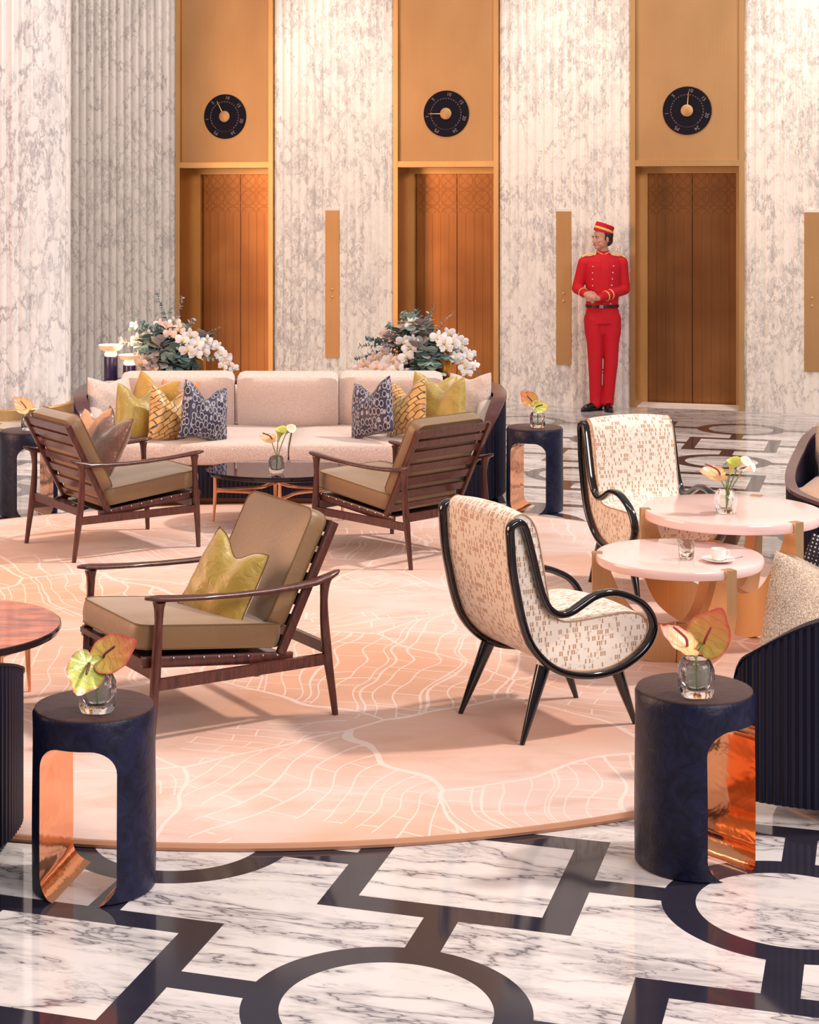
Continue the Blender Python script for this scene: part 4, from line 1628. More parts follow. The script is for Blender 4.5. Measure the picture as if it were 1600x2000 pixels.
pillow('throw_pillow', 'gold pillow with dark slanting bars right on the sofa', 'pillow', 'gold_pattern', at(795, 797, 12.50), (.38, .40), R3(-16, -12, -44), .08, group=PG, seed=9)
pillow('throw_pillow', 'lime pillow half hidden behind the rightmost lime pillow', 'pillow', 'lime_velvet', at(850, 786, 12.74), (.40, .42), R3(-14, 8, 20), .05, group=PG, seed=10, thick=.12)
pillow('throw_pillow', 'lime velvet pillow rightmost in front on the sofa', 'pillow', 'lime_velvet', at(866, 794, 12.50), (.40, .40), R3(-16, -8, -34), .07, group=PG, seed=11)

pillow('throw_pillow', 'shiny bronze pillow on the left lounge chair', 'pillow', 'bronze_satin', (-1.39, 10.84, .64), (.40, .41), R3(-24, 8, -58), .07, pipe='olive_piping', seed=12)
pillow('throw_pillow', 'tan pillow behind the shiny bronze one on the left lounge chair', 'pillow', 'tan_satin', (-1.53, 11.00, .645), (.40, .40), R3(-24, -6, -52), .06, seed=13, thick=.10)
pillow('throw_pillow', 'lime velvet pillow on the nearest lounge chair', 'pillow', 'lime_velvet', at(440, 1134, 7.36), (.345, .36), R3(-20, 17, -40), .06, pipe='olive_piping', seed=14)

pillow('throw_pillow', 'beige tweed pillow on the right foreground sofa', 'pillow', 'tweed', at(1598, 1204, 6.62), (.46, .42), R3(-12, 12, 8), .02, seed=15)
pillow('throw_pillow', 'olive pillow behind the beige tweed pillow', 'pillow', 'olive_cushion', at(1618, 1206, 6.80), (.46, .42), R3(-12, 12, 4), .02, seed=16, thick=.10)
pillow('throw_pillow', 'black knitted pillow with white dots at the right edge', 'pillow', 'dark_knit', at(1640, 1140, 7.35), (.36, .34), R3(-10, 14, -18), .04, seed=17)
pillow('throw_pillow', 'beige tweed pillow on the far right sofa', 'pillow', 'tweed', at(1625, 892, 11.1), (.42, .46), R3(-8, 4, 55), .03, seed=18)


# ================================================================ LAMPS, CONSOLE, BOUQUETS
con = empty('console_table', (-.45, 14.42, 0))
tag(con, 'dark wood console table hidden behind the sofa', 'console table')
MB().box((0, 0, .625), (2.86, .42, .03)).build('table_top', 'console_wood', con, smooth=False)
for x in (-1.36, 1.36):
    for y in (-.17, .17):
        MB().box((x, y, .305), (.05, .05, .61)).build('leg', 'console_wood', con, smooth=False)


def column_lamp(label, px, pyt, Y, R, rs, hs):
    b = at(px, pyt, Y)
    r = empty('table_lamp', (b.x, Y, .64))
    tag(r, label, 'lamp', 'uplighters on the console')
    h = b.z - .64
    MB().lathe([(R * .96, 0), (R, .004), (R, h - .004), (R * .96, h)], 40).build('lamp_base', 'lamp_column', r)
    MB().lathe([(R * .7, h), (R * .92, h + .010), (R * .92, h + .028), (R * .6, h + .034)], 32).build('light_ring', 'lamp_glow', r)
    MB().lathe([(R * .7, h + .034), (R * 1.05, h + .045), (rs * .82, h + hs * .8), (rs, h + hs + .02), (rs * .98, h + hs + .024), (rs * .8, h + hs * .86), (R * .6, h + .05)], 40, cap0=False).build('lamp_shade', 'lamp_shade', r)
    ld = bpy.data.lights.new('lamp_light', 'POINT')
    ld.energy = 3
    ld.color = (1.0, .74, .42)
    ld.shadow_soft_size = .04
    lo = bpy.data.objects.new('lamp_light', ld)
    col.objects.link(lo)
    lo.location = (0, 0, h + hs + .10)
    lo.parent = r


column_lamp('taller purple column lamp with glowing dish behind the sofa', 216.5, 696, 14.35, .055, .100, .07)
column_lamp('shorter purple column lamp with glowing dish behind the sofa', 253, 713, 14.30, .052, .090, .06)


def blossom(r, name, c, nrm, s, mats, rnd):
    """moth orchid: three sepals, two wide petals and a lip"""
    q = Vector(nrm).normalized().to_track_quat('Z', 'Y')
    mb = MB()
    spin = rnd.uniform(-.5, .5)
    for k, (a, l, w_) in enumerate([(90, 1, .55), (210, 1, .55), (330, 1, .55), (8, 1.05, .95), (172, 1.05, .95)]):
        a = radians(a) + spin
        lift_ = .10 if k > 2 else .0
        Rm = (q.to_matrix()) @ Euler((0, 0, a)).to_matrix()
        mb.ell(Vector(c) + Rm @ Vector((s * .52 * l, 0, s * lift_)), (s * .52 * l, s * .5 * w_, s * .07), Rm @ Euler((0, radians(-14), 0)).to_matrix(), 10, 6)
    mb.ell(Vector(c) + q @ Vector((0, -s * .12, s * .16)), (s * .16, s * .2, s * .12), q.to_matrix(), 8, 6, mi=1)
    return mb.build(name, mats, r)


def round_leaf(mb, c, d, nrm, s, mi=0):
    d = Vector(d).normalized()
    nrm = Vector(nrm)
    side = d.cross(nrm)
    if side.length < .01: side = d.cross(Vector((0, 0, 1)))
    side.normalize()
    up = side.cross(d).normalized()
    c = Vector(c)
    ring = [(0, 0), (.28, .36), (.62, .46), (.88, .30), (1.0, 0), (.88, -.30), (.62, -.46), (.28, -.36)]
    top = [c + d * (a * s) + side * (b * s) + up * (.10 * s * (b * b * 4)) for a, b in ring]
    mid = c + d * (s * .5) + up * (.02 * s)
    th = up * -.0016
    vs = top + [mid] + [p + th for p in top] + [mid + th]
    fs = []
    for i in range(8):
        j = (i + 1) % 8
        fs.append((i, j, 8)); fs.append((9 + j, 9 + i, 17)); fs.append((i, 9 + i, 9 + j, j))
    mb.add(vs, fs, mi)


def bouquet(label, base, tips, greens, flowers, seed):
    rnd = random.Random(seed)
    r = empty('bouquet', base)
    tag(r, label, 'flowers', 'orchid bouquets behind the sofa')
    b0 = Vector(base)
    for (tx, ty, tz, mat, ls, dens) in tips:
        tip = Vector((tx, ty, tz)) - b0
        st = Vector((rnd.uniform(-.04, .04), rnd.uniform(-.04, .04), .02))
        mid = st.lerp(tip, .5) + Vector((0, 0, .10 * tip.length))
        path = smooth_path([st, mid, tip], 8)
        mb = MB().tube(path, [.0035 * (1 - .6 * i / len(path)) for i in range(len(path))], 5)
        n = int(dens * tip.length / .028)
        for i in range(n):
            f = .15 + .85 * (i + rnd.random() * .5) / n
            k = min(len(path) - 2, int(f * (len(path) - 1)))
            p = path[k].lerp(path[k + 1], f * (len(path) - 1) - k)
            t = (path[k + 1] - path[k]).normalized()
            out = Vector((rnd.uniform(-1, 1), rnd.uniform(-1, 1), rnd.uniform(-.6, 1)))
            d = (out - t * out.dot(t)).normalized() + t * .5
            s = ls * 1.5 * rnd.uniform(.7, 1.2) * (1.15 - .55 * f)
            round_leaf(mb, p, d, t, s, 0)
        mb.build('leafy_branch', mat, r)
    for (x, y, z, s, kind) in flowers:
        p = Vector((x, y, z)) - b0
        nr = Vector((rnd.uniform(-.5, .5), -1, rnd.uniform(-.2, .5)))
        blossom(r, 'orchid_blossom', p, nr, s * 1.6, ['orchid_white' if kind == 0 else 'orchid_blush', 'orchid_centre'], rnd)
    for (x, y, z, s) in greens:
        p = Vector((x, y, z)) - b0
        mb = MB()
        for k in range(22):
            d = Vector((rnd.uniform(-1, 1), rnd.uniform(-1.0, .4), rnd.uniform(-.7, 1)))
            round_leaf(mb, p + d * s * .45, d, Vector((0, 0, 1)), s * rnd.uniform(.55, .9))
        mb.build('leaf_cluster', rnd.choice(['leaf_grey', 'leaf_dark', 'leaf_dark', 'leaf_dusty']), r)
    return r


def pot(label, loc, R, h, mat):
    r = MB().lathe([(R * .6, 0), (R * .9, h * .25), (R, h * .6), (R * .92, h), (R * .84, h), (R * .85, h * .6), (R * .5, h * .3)], 40).build('vase', mat)
    r.location = loc
    tag(r, label, 'vase')
    return r


YB = 14.40
b_ = at(284, 722, 14.36)
o = empty('ceramic_ornament', (b_.x, 14.36, .64))
tag(o, 'small cream ceramic block with a round dark hole beside the lamps', 'ornament')
hz = .195
MB().box((0, 0, hz / 2), (.115, .06, hz)).build('ornament_body', 'porcelain', o, smooth=False)
MB().lathe([(.020, -.0305), (.020, -.0315), (.001, -.0315)], 24).build('hole', 'dial_navy', o)
o.children[-1].rotation_euler = (0, 0, 0)
for ch in o.children:
    if ch.name.startswith('hole'):
        ch.data.transform(Matrix.Translation((0.005, -.0620, .135)) @ Matrix.Rotation(-pi / 2, 4, 'X'))
for lb, px_ in (('small gold pot under the left orchid bouquet', 382), ('small gold pot under the right orchid bouquet', 864)):
    b_ = at(px_, 722, 14.46)
    o = MB().lathe([(.05, 0), (.07, .02), (.085, .12), (.08, .19), (.074, .19), (.078, .12), (.04, .03)], 36).build('gold_pot', 'gold_pot')
    o.location = (b_.x, 14.46, .64)
    tag(o, lb, 'pot')


def pxs(l):
    out = []
    for t in l:
        p = at(t[0], t[1], YB + t[2])
        out.append((p.x, p.y, p.z) + tuple(t[3:]))
    return out


bl_ = at(338, 716, YB)
pot('black bowl vase below the left orchid bouquet', (bl_.x, YB, .64), .14, .17, 'black_pot')
bouquet('white orchid and eucalyptus bouquet left behind the sofa', (bl_.x, YB, .80),
        pxs([(236, 668, 0, 'leaf_dusty', .055, 1.6), (252, 640, .05, 'leaf_grey', .05, 1.5), (263, 615, .05, 'leaf_grey', .035, 1.3), (278, 632, -.05, 'leaf_dark', .045, 1.6), (305, 572, .02, 'leaf_dark', .030, 1.1), (318, 610, .1, 'leaf_grey', .035, 1.3),
             (335, 602, 0, 'leaf_grey', .035, 1.3), (357, 580, .05, 'leaf_dusty', .030, 1.2), (378, 624, .02, 'leaf_dusty', .042, 1.6), (300, 640, -.1, 'leaf_dark', .05, 1.7), (350, 640, -.05, 'leaf_dusty', .045, 1.7), (420, 655, -.05, 'leaf_dark', .035, 2.0), (432, 640, .05, 'leaf_dark', .022, .8),
             (262, 690, -.1, 'leaf_dusty', .055, 1.8), (415, 700, -.1, 'leaf_grey', .045, 1.8), (388, 722, -.15, 'leaf_dark', .05, 1.8), (360, 705, -.2, 'leaf_dark', .055, 2.0), (325, 700, -.2, 'leaf_grey', .055, 2.0)]),
        pxs([(285, 672, -.05, .10), (315, 680, -.1, .11), (345, 690, -.12, .11), (305, 700, -.12, .10), (335, 712, -.14, .10), (370, 690, -.08, .10), (395, 665, -.04, .09), (355, 660, 0, .10), (330, 655, 0, .10), (365, 722, -.12, .09), (300, 658, 0, .09)]),
        pxs([(357, 664, -.18, .040, 0), (372, 655, -.16, .040, 0), (366, 684, -.2, .042, 0), (384, 672, -.18, .040, 0), (396, 686, -.18, .038, 0), (382, 692, -.2, .036, 0), (358, 676, -.14, .036, 0), (404, 666, -.12, .034, 0), (414, 674, -.12, .034, 0),
             (425, 680, -.12, .034, 0), (432, 692, -.12, .034, 0), (440, 702, -.12, .034, 0), (448, 712, -.12, .032, 0), (456, 720, -.12, .028, 0), (436, 716, -.14, .028, 0), (446, 696, -.1, .024, 0),
             (325, 640, -.05, .036, 1), (340, 630, 0, .034, 1), (312, 634, 0, .032, 1), (350, 644, -.08, .034, 1), (268, 662, -.08, .032, 1), (290, 656, -.06, .034, 1), (262, 636, 0, .026, 0), (332, 652, -.1, .034, 1), (276, 708, -.14, .036, 1), (298, 716, -.16, .034, 1), (264, 718, -.1, .030, 1), (308, 728, -.16, .03, 1)]), 11)
br_ = at(818, 716, YB)
pot('black bowl vase below the right orchid bouquet', (br_.x, YB, .64), .14, .17, 'black_pot')
bouquet('white orchid and eucalyptus bouquet right behind the sofa', (br_.x, YB, .80),
        pxs([(695, 702, -.05, 'leaf_dark', .042, 1.9), (700, 676, 0, 'leaf_dark', .035, 1.2), (716, 664, 0, 'leaf_dark', .045, 1.9), (742, 652, 0, 'leaf_dark', .04, 1.6), (757, 634, 0, 'leaf_grey', .05, 1.9), (785, 612, .03, 'leaf_grey', .045, 1.8), (815, 605, 0, 'leaf_dark', .042, 1.9), (838, 612, 0, 'leaf_grey', .04, 2.0),
             (851, 590, 0, 'leaf_dark', .015, .8), (886, 610, 0, 'leaf_dusty', .022, 1.0), (897, 652, 0, 'leaf_dusty', .02, .7), (930, 700, 0, 'leaf_dusty', .03, 1.2), (935, 728, -.05, 'leaf_dusty', .03, 1.2), (868, 700, -.15, 'leaf_dark', .055, 2), (825, 690, -.2, 'leaf_grey', .055, 2), (905, 690, -.1, 'leaf_dark', .045, 1.6), (800, 640, -.05, 'leaf_grey', .05, 2)]),
        pxs([(800, 632, -.05, .10), (825, 640, -.05, .10), (838, 660, -.08, .10), (820, 685, -.15, .11), (842, 700, -.15, .11), (858, 676, -.1, .10), (826, 712, -.16, .11), (870, 688, -.1, .10), (780, 650, -.03, .09), (760, 668, -.03, .09), (845, 722, -.16, .10)]),
        pxs([(855, 660, -.18, .040, 0), (868, 668, -.2, .042, 0), (876, 652, -.16, .038, 0), (884, 668, -.18, .040, 0), (872, 680, -.2, .034, 0), (894, 664, -.14, .034, 0), (903, 670, -.12, .034, 0), (902, 682, -.12, .03, 0), (890, 698, -.16, .034, 0), (902, 706, -.14, .034, 0), (912, 696, -.12, .032, 0),
             (920, 692, -.1, .028, 0), (908, 716, -.14, .034, 0), (920, 718, -.12, .03, 0), (912, 728, -.14, .03, 0), (928, 712, -.1, .024, 0), (788, 668, -.14, .040, 0), (800, 680, -.16, .040, 0), (794, 696, -.18, .042, 0), (806, 664, -.12, .034, 0), (808, 626, -.06, .032, 0), (788, 638, -.06, .034, 1), (800, 640, -.08, .03, 0),
             (755, 654, -.03, .034, 1), (768, 660, -.05, .032, 1), (748, 690, -.1, .036, 1), (730, 700, -.1, .036, 1), (712, 712, -.1, .036, 1), (735, 718, -.14, .036, 1), (765, 704, -.14, .036, 1), (776, 718, -.16, .036, 0), (752, 722, -.16, .034, 1), (784, 708, -.16, .034, 1), (790, 728, -.16, .036, 0), (700, 722, -.1, .03, 1)]), 23)


# ================================================================ SMALL VASES
def vase(label, loc, R, h):
    r = empty('glass_vase', loc)
    tag(r, label, 'vase', 'small clear glass vases')
    o = [(R * .70, 0), (R * .84, .003), (R * .96, h * .18), (R, h * .45), (R * .97, h * .72), (R * .80, h * .93), (R * .66, h)]
    i = [(R * .58, h - .001), (R * .70, h * .90), (R * .72, h * .72), (R * .70, h * .42), (R * .55, h * .22), (.001, h * .18)]
    MB().lathe(o + i, 40, sq=3.2, cap1=False).build('glass_body', 'glass', r, angle=80)
    MB().lathe([(.001, h * .20), (R * .53, h * .23), (R * .67, h * .44), (R * .69, h * .66), (.001, h * .67)], 32, sq=3.0, cap0=False, cap1=False).build('water', 'water', r, angle=80)
    return r


def spathe_flower(name, label, cat, mat, spad, vloc, h, head, nrm, up, s, cup=.25, spa_len=.75, lean=(0, 0), group=None):
    """anthurium: glossy heart leaf with a spadix on a curved stem. head is world point"""
    vl = Vector(vloc)
    r = empty(name, vl + Vector((0, 0, .02)))
    tag(r, label, cat, group)
    hd = Vector(head) - r.location
    pts = smooth_path([(lean[0], lean[1], 0), (lean[0] * .3, lean[1] * .3, h * .8), hd - Vector(nrm) * .01], 6)
    MB().tube(pts, .0028, 7).build('stem', 'stem_green', r)
    n_ = Vector(nrm).normalized()
    u_ = (Vector(up) - n_ * Vector(up).dot(n_)).normalized()
    s_ = u_.cross(n_)
    NR, NA = 7, 36
    vs = []; fs = []; uvs = []
    uvv = []
    for layer in (0, 1):
        for i in range(NR + 1):
            f = i / NR
            for a in range(NA):
                th = 2 * pi * a / NA
                # heart: notch at the bottom (near the stem), point at the tip
                rr_ = .5 * (1.0 - .28 * math.exp(-((th - 1.5 * pi + 0) / .32) ** 2) + .30 * math.exp(-((th - .5 * pi) / .30) ** 2))
                x = rr_ * cos(th) * .92
                y = rr_ * sin(th) + .12
                X = x * f; Y = y * f
                dsq = X * X + Y * Y
                z = cup * dsq * 1.3 + .02 * sin(9 * th) * f * f - layer * .006
                vs.append(hd + (s_ * X + u_ * Y + n_ * z) * s)
                uvv.append((f, .5 + Y / 1.5))
    o2 = (NR + 1) * NA
    for i in range(NR):
        for a in range(NA):
            b = (a + 1) % NA
            q = (i * NA + a, i * NA + b, (i + 1) * NA + b, (i + 1) * NA + a)
            fs.append(q); uvs.append([uvv[k] for k in q])
            q = tuple(o2 + k for k in q[::-1])
            fs.append(q); uvs.append([uvv[k] for k in q])
    for a in range(NA):
        b = (a + 1) % NA
        q = (NR * NA + a, NR * NA + b, o2 + NR * NA + b, o2 + NR * NA + a)
        fs.append(q); uvs.append([uvv[k] for k in q])
    MB().add(vs, fs, 0, uvs).build('spathe', mat, r, angle=80, merge=False)
    b0 = hd + n_ * .004 - u_ * s * .05
    MB().tube(smooth_path([b0, b0 + (n_ * .55 + u_ * .35) * s * spa_len * .5, b0 + (n_ * .7 + u_ * .9) * s * spa_len * .75], 5), [.0045] * 10 + [.003], 8).build('spadix', spad, r)
    return r


def calla(label, vloc, head, d, s, mat='lily_white', name='calla_lily'):
    vl = Vector(vloc)
    r = empty(name, vl + Vector((0, 0, .02)))
    tag(r, label, 'flower')
    hd = Vector(head) - r.location
    MB().tube(smooth_path([(0, 0, 0), (hd.x * .3, hd.y * .3, hd.z * .5), hd], 6), .003, 7).build('stem', 'stem_green', r)
    q = Vector(d).normalized().to_track_quat('Z', 'Y')
    vs = []; fs = []
    NA, NL = 24, 8
    for layer in (0, 1):
        for i in range(NL + 1):
            f = i / NL
            rad_ = s * (.10 + .42 * f ** 2.2) - layer * .0015
            for a in range(NA):
                th = 2 * pi * a / NA
                zz = s * f * (1.0 + .35 * max(0, cos(th)) * f)
                vs.append(hd + q @ Vector((rad_ * cos(th), rad_ * sin(th), zz)))
    o2 = (NL + 1) * NA
    for i in range(NL):
        for a in range(NA):
            b = (a + 1) % NA
            t = (i * NA + a, i * NA + b, (i + 1) * NA + b, (i + 1) * NA + a)
            fs.append(t); fs.append(tuple(o2 + k for k in t[::-1]))
    for a in range(NA):
        b = (a + 1) % NA
        fs.append((NL * NA + a, NL * NA + b, o2 + NL * NA + b, o2 + NL * NA + a))
    MB().add(vs, fs).build('bloom', mat, r, angle=80)
    return r


AF = 'anthurium blooms in the small vases'
TOP = .567
# near left
v = at(190, 1388, 5.50); v.z = TOP; v.y = 5.535; v.x = (190.5 - CX_) / F_ * 5.535
vase('small clear glass vase with two anthuriums on the near left drum table', v, .058, .118)
spathe_flower('anthurium', 'green anthurium bloom with pink tip drooping left over its vase', 'flower', 'spathe_green', 'spadix_dark', v, .11, at(172, 1300, 5.50), (.35, -.85, .45), (-.35, -.1, -.75), .135, .2, .5, group=AF)
spathe_flower('anthurium', 'green and red anthurium bloom pointing right over the near left vase', 'flower', 'spathe_red', 'spadix_dark', v, .12, at(207, 1283, 5.52), (-.15, -.75, .6), (.80, .1, .30), .140, .2, .5, group=AF)
# near right
v = Vector(((1360 - CX_) / F_ * 5.70, 5.70, TOP))
vase('small clear glass vase with pink anthuriums on the near right drum table', v, .057, .122)
spathe_flower('anthurium', 'pale pink anthurium bloom stretching left over its vase', 'flower', 'spathe_pink', 'spadix_red', v, .12, at(1338, 1262, 5.68), (.30, -.45, .85), (-.85, -.1, .45), .135, .45, .75, group=AF)
spathe_flower('anthurium', 'red veined anthurium bloom standing right over the near right vase', 'flower', 'spathe_red', 'spadix_red', v, .12, at(1378, 1252, 5.72), (-.30, -.90, .25), (.45, 0, .85), .155, .15, .55, group=AF)
# right of sofa
v = Vector(((1050 - CX_) / F_ * 12.12, 12.12, TOP))
vase('small clear glass vase on the drum table right of the sofa', v, .052, .105)
spathe_flower('anthurium', 'small red anthurium bloom right of the sofa', 'flower', 'spathe_red', 'spadix_dark', v, .10, at(1038, 783, 12.1), (-.2, -.8, .5), (-.6, 0, .6), .12, .2, .5, group=AF)
spathe_flower('anthurium', 'small yellow green anthurium bloom right of the sofa', 'flower', 'spathe_green', 'spadix_dark', v, .10, at(1049, 795, 12.08), (.2, -.8, .5), (.7, 0, .1), .11, .2, .5, group=AF)
# left of sofa
v = Vector(((57 - CX_) / F_ * 11.98, 11.98, TOP))
vase('small clear glass vase on the drum table left of the sofa', v, .052, .105)
spathe_flower('anthurium', 'orange anthurium bloom left of the sofa', 'flower', 'spathe_peach', 'spadix_red', v, .10, at(50, 797, 11.95), (.1, -.8, .6), (-.5, 0, .5), .13, .3, .6, group=AF)
# oval coffee table
v = Vector(((540 - CX_) / F_ * 11.42, 11.42, .369))
vase('small clear glass vase on the oval dark coffee table', v, .052, .108)
spathe_flower('anthurium', 'orange brown anthurium bloom on the oval coffee table', 'flower', 'spathe_peach', 'spadix_dark', v, .10, at(530, 858, 11.4), (0, -.5, .8), (-.9, 0, .05), .10, .3, .9, group=AF)
calla('yellow green calla lily on the oval coffee table', v, at(543, 862, 11.4), (.25, -.2, 1), .075, 'lily_green')
calla('white calla lily on the oval coffee table', v, at(558, 848, 11.42), (.5, -.5, .6), .06)
# higher pink table
v = Vector(((1418 - CX_) / F_ * 8.62, 8.62, .621))
vase('small clear glass vase on the higher pink table', v, .052, .112)
spathe_flower('anthurium', 'peach anthurium bloom stretching left on the higher pink table', 'flower', 'spathe_peach', 'spadix_red', v, .11, at(1404, 928, 8.6), (.0, -.45, .85), (-.95, 0, .05), .13, .3, .9, group=AF)
calla('yellow calla lily at the middle of the higher pink table vase', v, at(1426, 926, 8.6), (.2, -.3, 1), .065, 'lily_green')
calla('upper white calla lily on the higher pink table', v, at(1440, 916, 8.6), (.6, -.4, .7), .055)
calla('lower white calla lily on the higher pink table', v, at(1450, 920, 8.65), (.9, -.2, .4), .05)
gr = MB()
for k in range(4):
    x0 = Vector((0, 0, 0)); h_ = .21 + .01 * k
    gr.tube(smooth_path([(0, 0, 0), (.005 * k, 0, .14), (.012 * k - .01, 0, h_), (.03 + .01 * k, 0, h_ + .012), (.05 + .006 * k, 0, h_ - .03)], 6), .0013, 5)
g_ = gr.build('bear_grass', 'stem_green')
g_.location = v + Vector((0, 0, .02))
tag(g_, 'looped blades of grass in the vase on the higher pink table', 'grass')

# cup, saucer, spoon and tumbler on the lower table
zt = .511
c = at(1401, 1084, 8.05); c = Vector((1.72, 8.02, zt))
o = MB().lathe([(.035, 0), (.04, .002), (.072, .012), (.076, .016), (.072, .016), (.04, .007), (.001, .006)], 40).build('saucer', 'porcelain')
o.location = c; tag(o, 'white saucer under the espresso cup on the lower pink table', 'saucer')
r = empty('espresso_cup', c + Vector((0, 0, .007)))
tag(r, 'white espresso cup on its saucer on the lower pink table', 'cup')
MB().lathe([(.022, 0), (.027, .003), (.031, .02), (.0325, .052), (.031, .052), (.029, .02), (.024, .008), (.001, .007)], 36).build('cup_body', 'porcelain', r)
MB().tube(smooth_path([(.030, 0, .042), (.046, 0, .042), (.048, 0, .026), (.031, 0, .014)], 6), .0035, 8, ref=(0, 1, 0)).build('handle', 'porcelain', r)
sp_ = MB().tube([(0, 0, 0), (.04, .02, .001), (.075, .038, .004)], [.0022, .0018, .0026], 8)
sp_.ell((-.008, -.004, .001), (.014, .009, .003), Euler((0, 0, .46)))
o = sp_.build('teaspoon', 'silver'); o.location = c + Vector((.035, -.035, .0165)); tag(o, 'small silver teaspoon on the white saucer', 'spoon')
o = MB().lathe([(.030, 0), (.033, .003), (.038, .088), (.0365, .088), (.0315, .010), (.001, .009)], 40, cap1=False).build('tumbler', 'glass', angle=60)
o.location = (1.585, 8.07, zt); tag(o, 'clear water tumbler beside the espresso cup', 'glass')


# ================================================================ PERSON
def person():
    S = 1 / 197.9
    loc = Vector(((1172 - CX_) / F_ * 17.60, 17.60, 0))

    def head_xf(mb, start):
        Rm = Matrix.Rotation(radians(-62), 3, 'Z') @ Matrix.Rotation(radians(2), 3, 'X')
        for i in range(start, len(mb.v)):
            mb.v[i] = Rm @ mb.v[i] + Vector((.018, -.01, 1.70))
    # ---- body: one continuous surface
    b = MB()
    k = len(b.v)
    # head, facing -y, centre of skull at origin (z from -.115 chin to +.115)
    b.ell((0, .018, .035), (.077, .097, .088), seg=24, rings=16)
    b.ell((0, -.012, -.02), (.066, .080, .085), seg=24, rings=16)
    b.ell((0, -.038, -.078), (.040, .042, .034), seg=18, rings=12)
    b.ell((0, -.074, -.088), (.019, .014, .016), seg=14, rings=10)
    for s in (-1, 1):
        b.ell((s * .040, -.022, -.062), (.020, .050, .028), Euler((radians(-18), 0, s * .2)), 14, 10)
        b.ell((s * .038, -.066, -.022), (.020, .016, .018), seg=12, rings=8)
        b.ell((s * .030, -.078, .018), (.024, .012, .008), seg=12, rings=8)
        b.ell((s * .077, .012, -.012), (.009, .019, .031), Euler((radians(8), 0, s * .25)), 12, 8)
        b.ell((s * .011, -.096, -.032), (.009, .010, .007), seg=10, rings=8)
    b.tube([(0, -.082, .020), (0, -.094, .0), (0, -.108, -.024), (0, -.102, -.034)], [.008, .009, .011, .009], 10)
    b.ell((0, -.086, -.056), (.022, .010, .006), seg=12, rings=8)
    b.ell((0, -.084, -.066), (.019, .010, .007), seg=12, rings=8)
    head_xf(b, k)
    b.limb([(.022, .005, 1.655), (.030, .012, 1.58), (.033, .012, 1.50)], [.052, .054, .062], 18)
    b.limb([(.033, .0, 1.44), (.03, 0, 1.25), (.025, 0, 1.05), (.025, 0, .92)], [.11, .105, .10, .105], 20)
    SH = {-1: (-.150, 0, 1.455), 1: (.212, .015, 1.455)}
    EL = {-1: (-.222, .015, 1.205), 1: (.246, .025, 1.195)}
    WR = {-1: (-.178, -.190, 1.165), 1: (-.045, -.215, 1.120)}
    for s in (-1, 1):
        b.limb([(.033, 0, 1.44), SH[s], EL[s], WR[s]], [.07, .048, .038, .026], 14)
    HIP = {-1: (-.052, 0, .92), 1: (.108, .005, .92)}
    KN = {-1: (-.048, -.01, .48), 1: (.108, .0, .48)}
    AN = {-1: (-.040, .01, .095), 1: (.080, .015, .095)}
    for s in (-1, 1):
        b.limb([(.025, 0, .93), HIP[s], KN[s], AN[s]], [.09, .075, .048, .034], 16)
        b.limb([AN[s], (AN[s][0], .01, .045)], [.032, .028], 12)
    # hands clasped: the right one lies over the left
    def hand(w, d, up, side, curl, spread=1.0):
        w, d, up, side = Vector(w), Vector(d).normalized(), Vector(up).normalized(), Vector(side).normalized()
        b.limb([w, w + d * .035, w + d * .075], [.026, .030, .028], 12)
        b.ell(w + d * .055, (.036, .036, .036), seg=14, rings=10)
        for i, (off, L) in enumerate(((.030, .070), (.010, .080), (-.010, .075), (-.028, .060))):
            p0 = w + d * .078 + side * off
            p1 = p0 + d * L * .42 + up * -curl * .010
            p2 = p1 + d * L * .22 + up * -curl * L * .35
            p3 = p2 - d * L * .05 + up * -curl * L * .38
            b.limb([p0, p1, p2, p3], [.0105, .0098, .0092, .0080], 10)
        t0 = w + d * .030 + side * .028
        b.limb([t0, t0 + d * .030 + side * .022, t0 + d * .058 + side * .022 - up * .008], [.013, .011, .009], 10)
    hand(WR[-1], (.62, -.45, -.42), (0, -1, .2), (.3, 0, 1), 1.0)
    hand(WR[1], (-.80, -.25, .12), (0, -1, .3), (.1, 0, 1), 1.0)
    body = b.build('person', 'skin', angle=180)
    fuse(body, .0042, 3, .4)
    body.data.materials.clear(); body.data.materials.append(M['skin'])
    tag(body, 'person in red bellhop uniform with pillbox hat, hands clasped, looking left', 'person')
    body.location = loc
    # ---- head details
    def part(mb, name, mat, hd=True, **kw):
        if hd: head_xf(mb, 0)
        return mb.build(name, mat, body, **kw)
    for s in (-1, 1):
        part(MB().ell((s * .030, -.0805, .004), (.0105, .0050, .0048), seg=14, rings=8), 'eye', 'eye_white')
        part(MB().ell((s * .030, -.0846, .004), (.0050, .0025, .0046), seg=12, rings=8), 'iris', 'eye_dark')
        part(MB().tube([(s * .012, -.0885, .022), (s * .030, -.0885, .027), (s * .050, -.074, .023)], [.0030, .0040, .0022], 8), 'eyebrow', 'hair_dark')
    part(MB().ell((0, -.0935, -.0600), (.021, .0065, .0060), seg=14, rings=8), 'lips', 'lip')
    h = MB()
    h.ell((0, .026, .030), (.083, .098, .082), seg=28, rings=20)
    h.ell((0, .055, -.015), (.066, .064, .070), seg=20, rings=14)
    for s in (-1, 1):
        h.ell((s * .070, -.012, .012), (.012, .022, .030), seg=10, rings=8)
    hv = h.build('hair', 'hair_dark')
    fuse(hv, .004, 2)
    bm = bmesh.new(); bm.from_mesh(hv.data)
    kill = [f for f in bm.faces if (f.calc_center_median().y < -.018 and f.calc_center_median().z < .10) or f.calc_center_median().z > .09]
    bmesh.ops.delete(bm, geom=kill, context='FACES'); bm.to_mesh(hv.data); bm.free()
    hv.data.materials.clear(); hv.data.materials.append(M['hair_dark'])
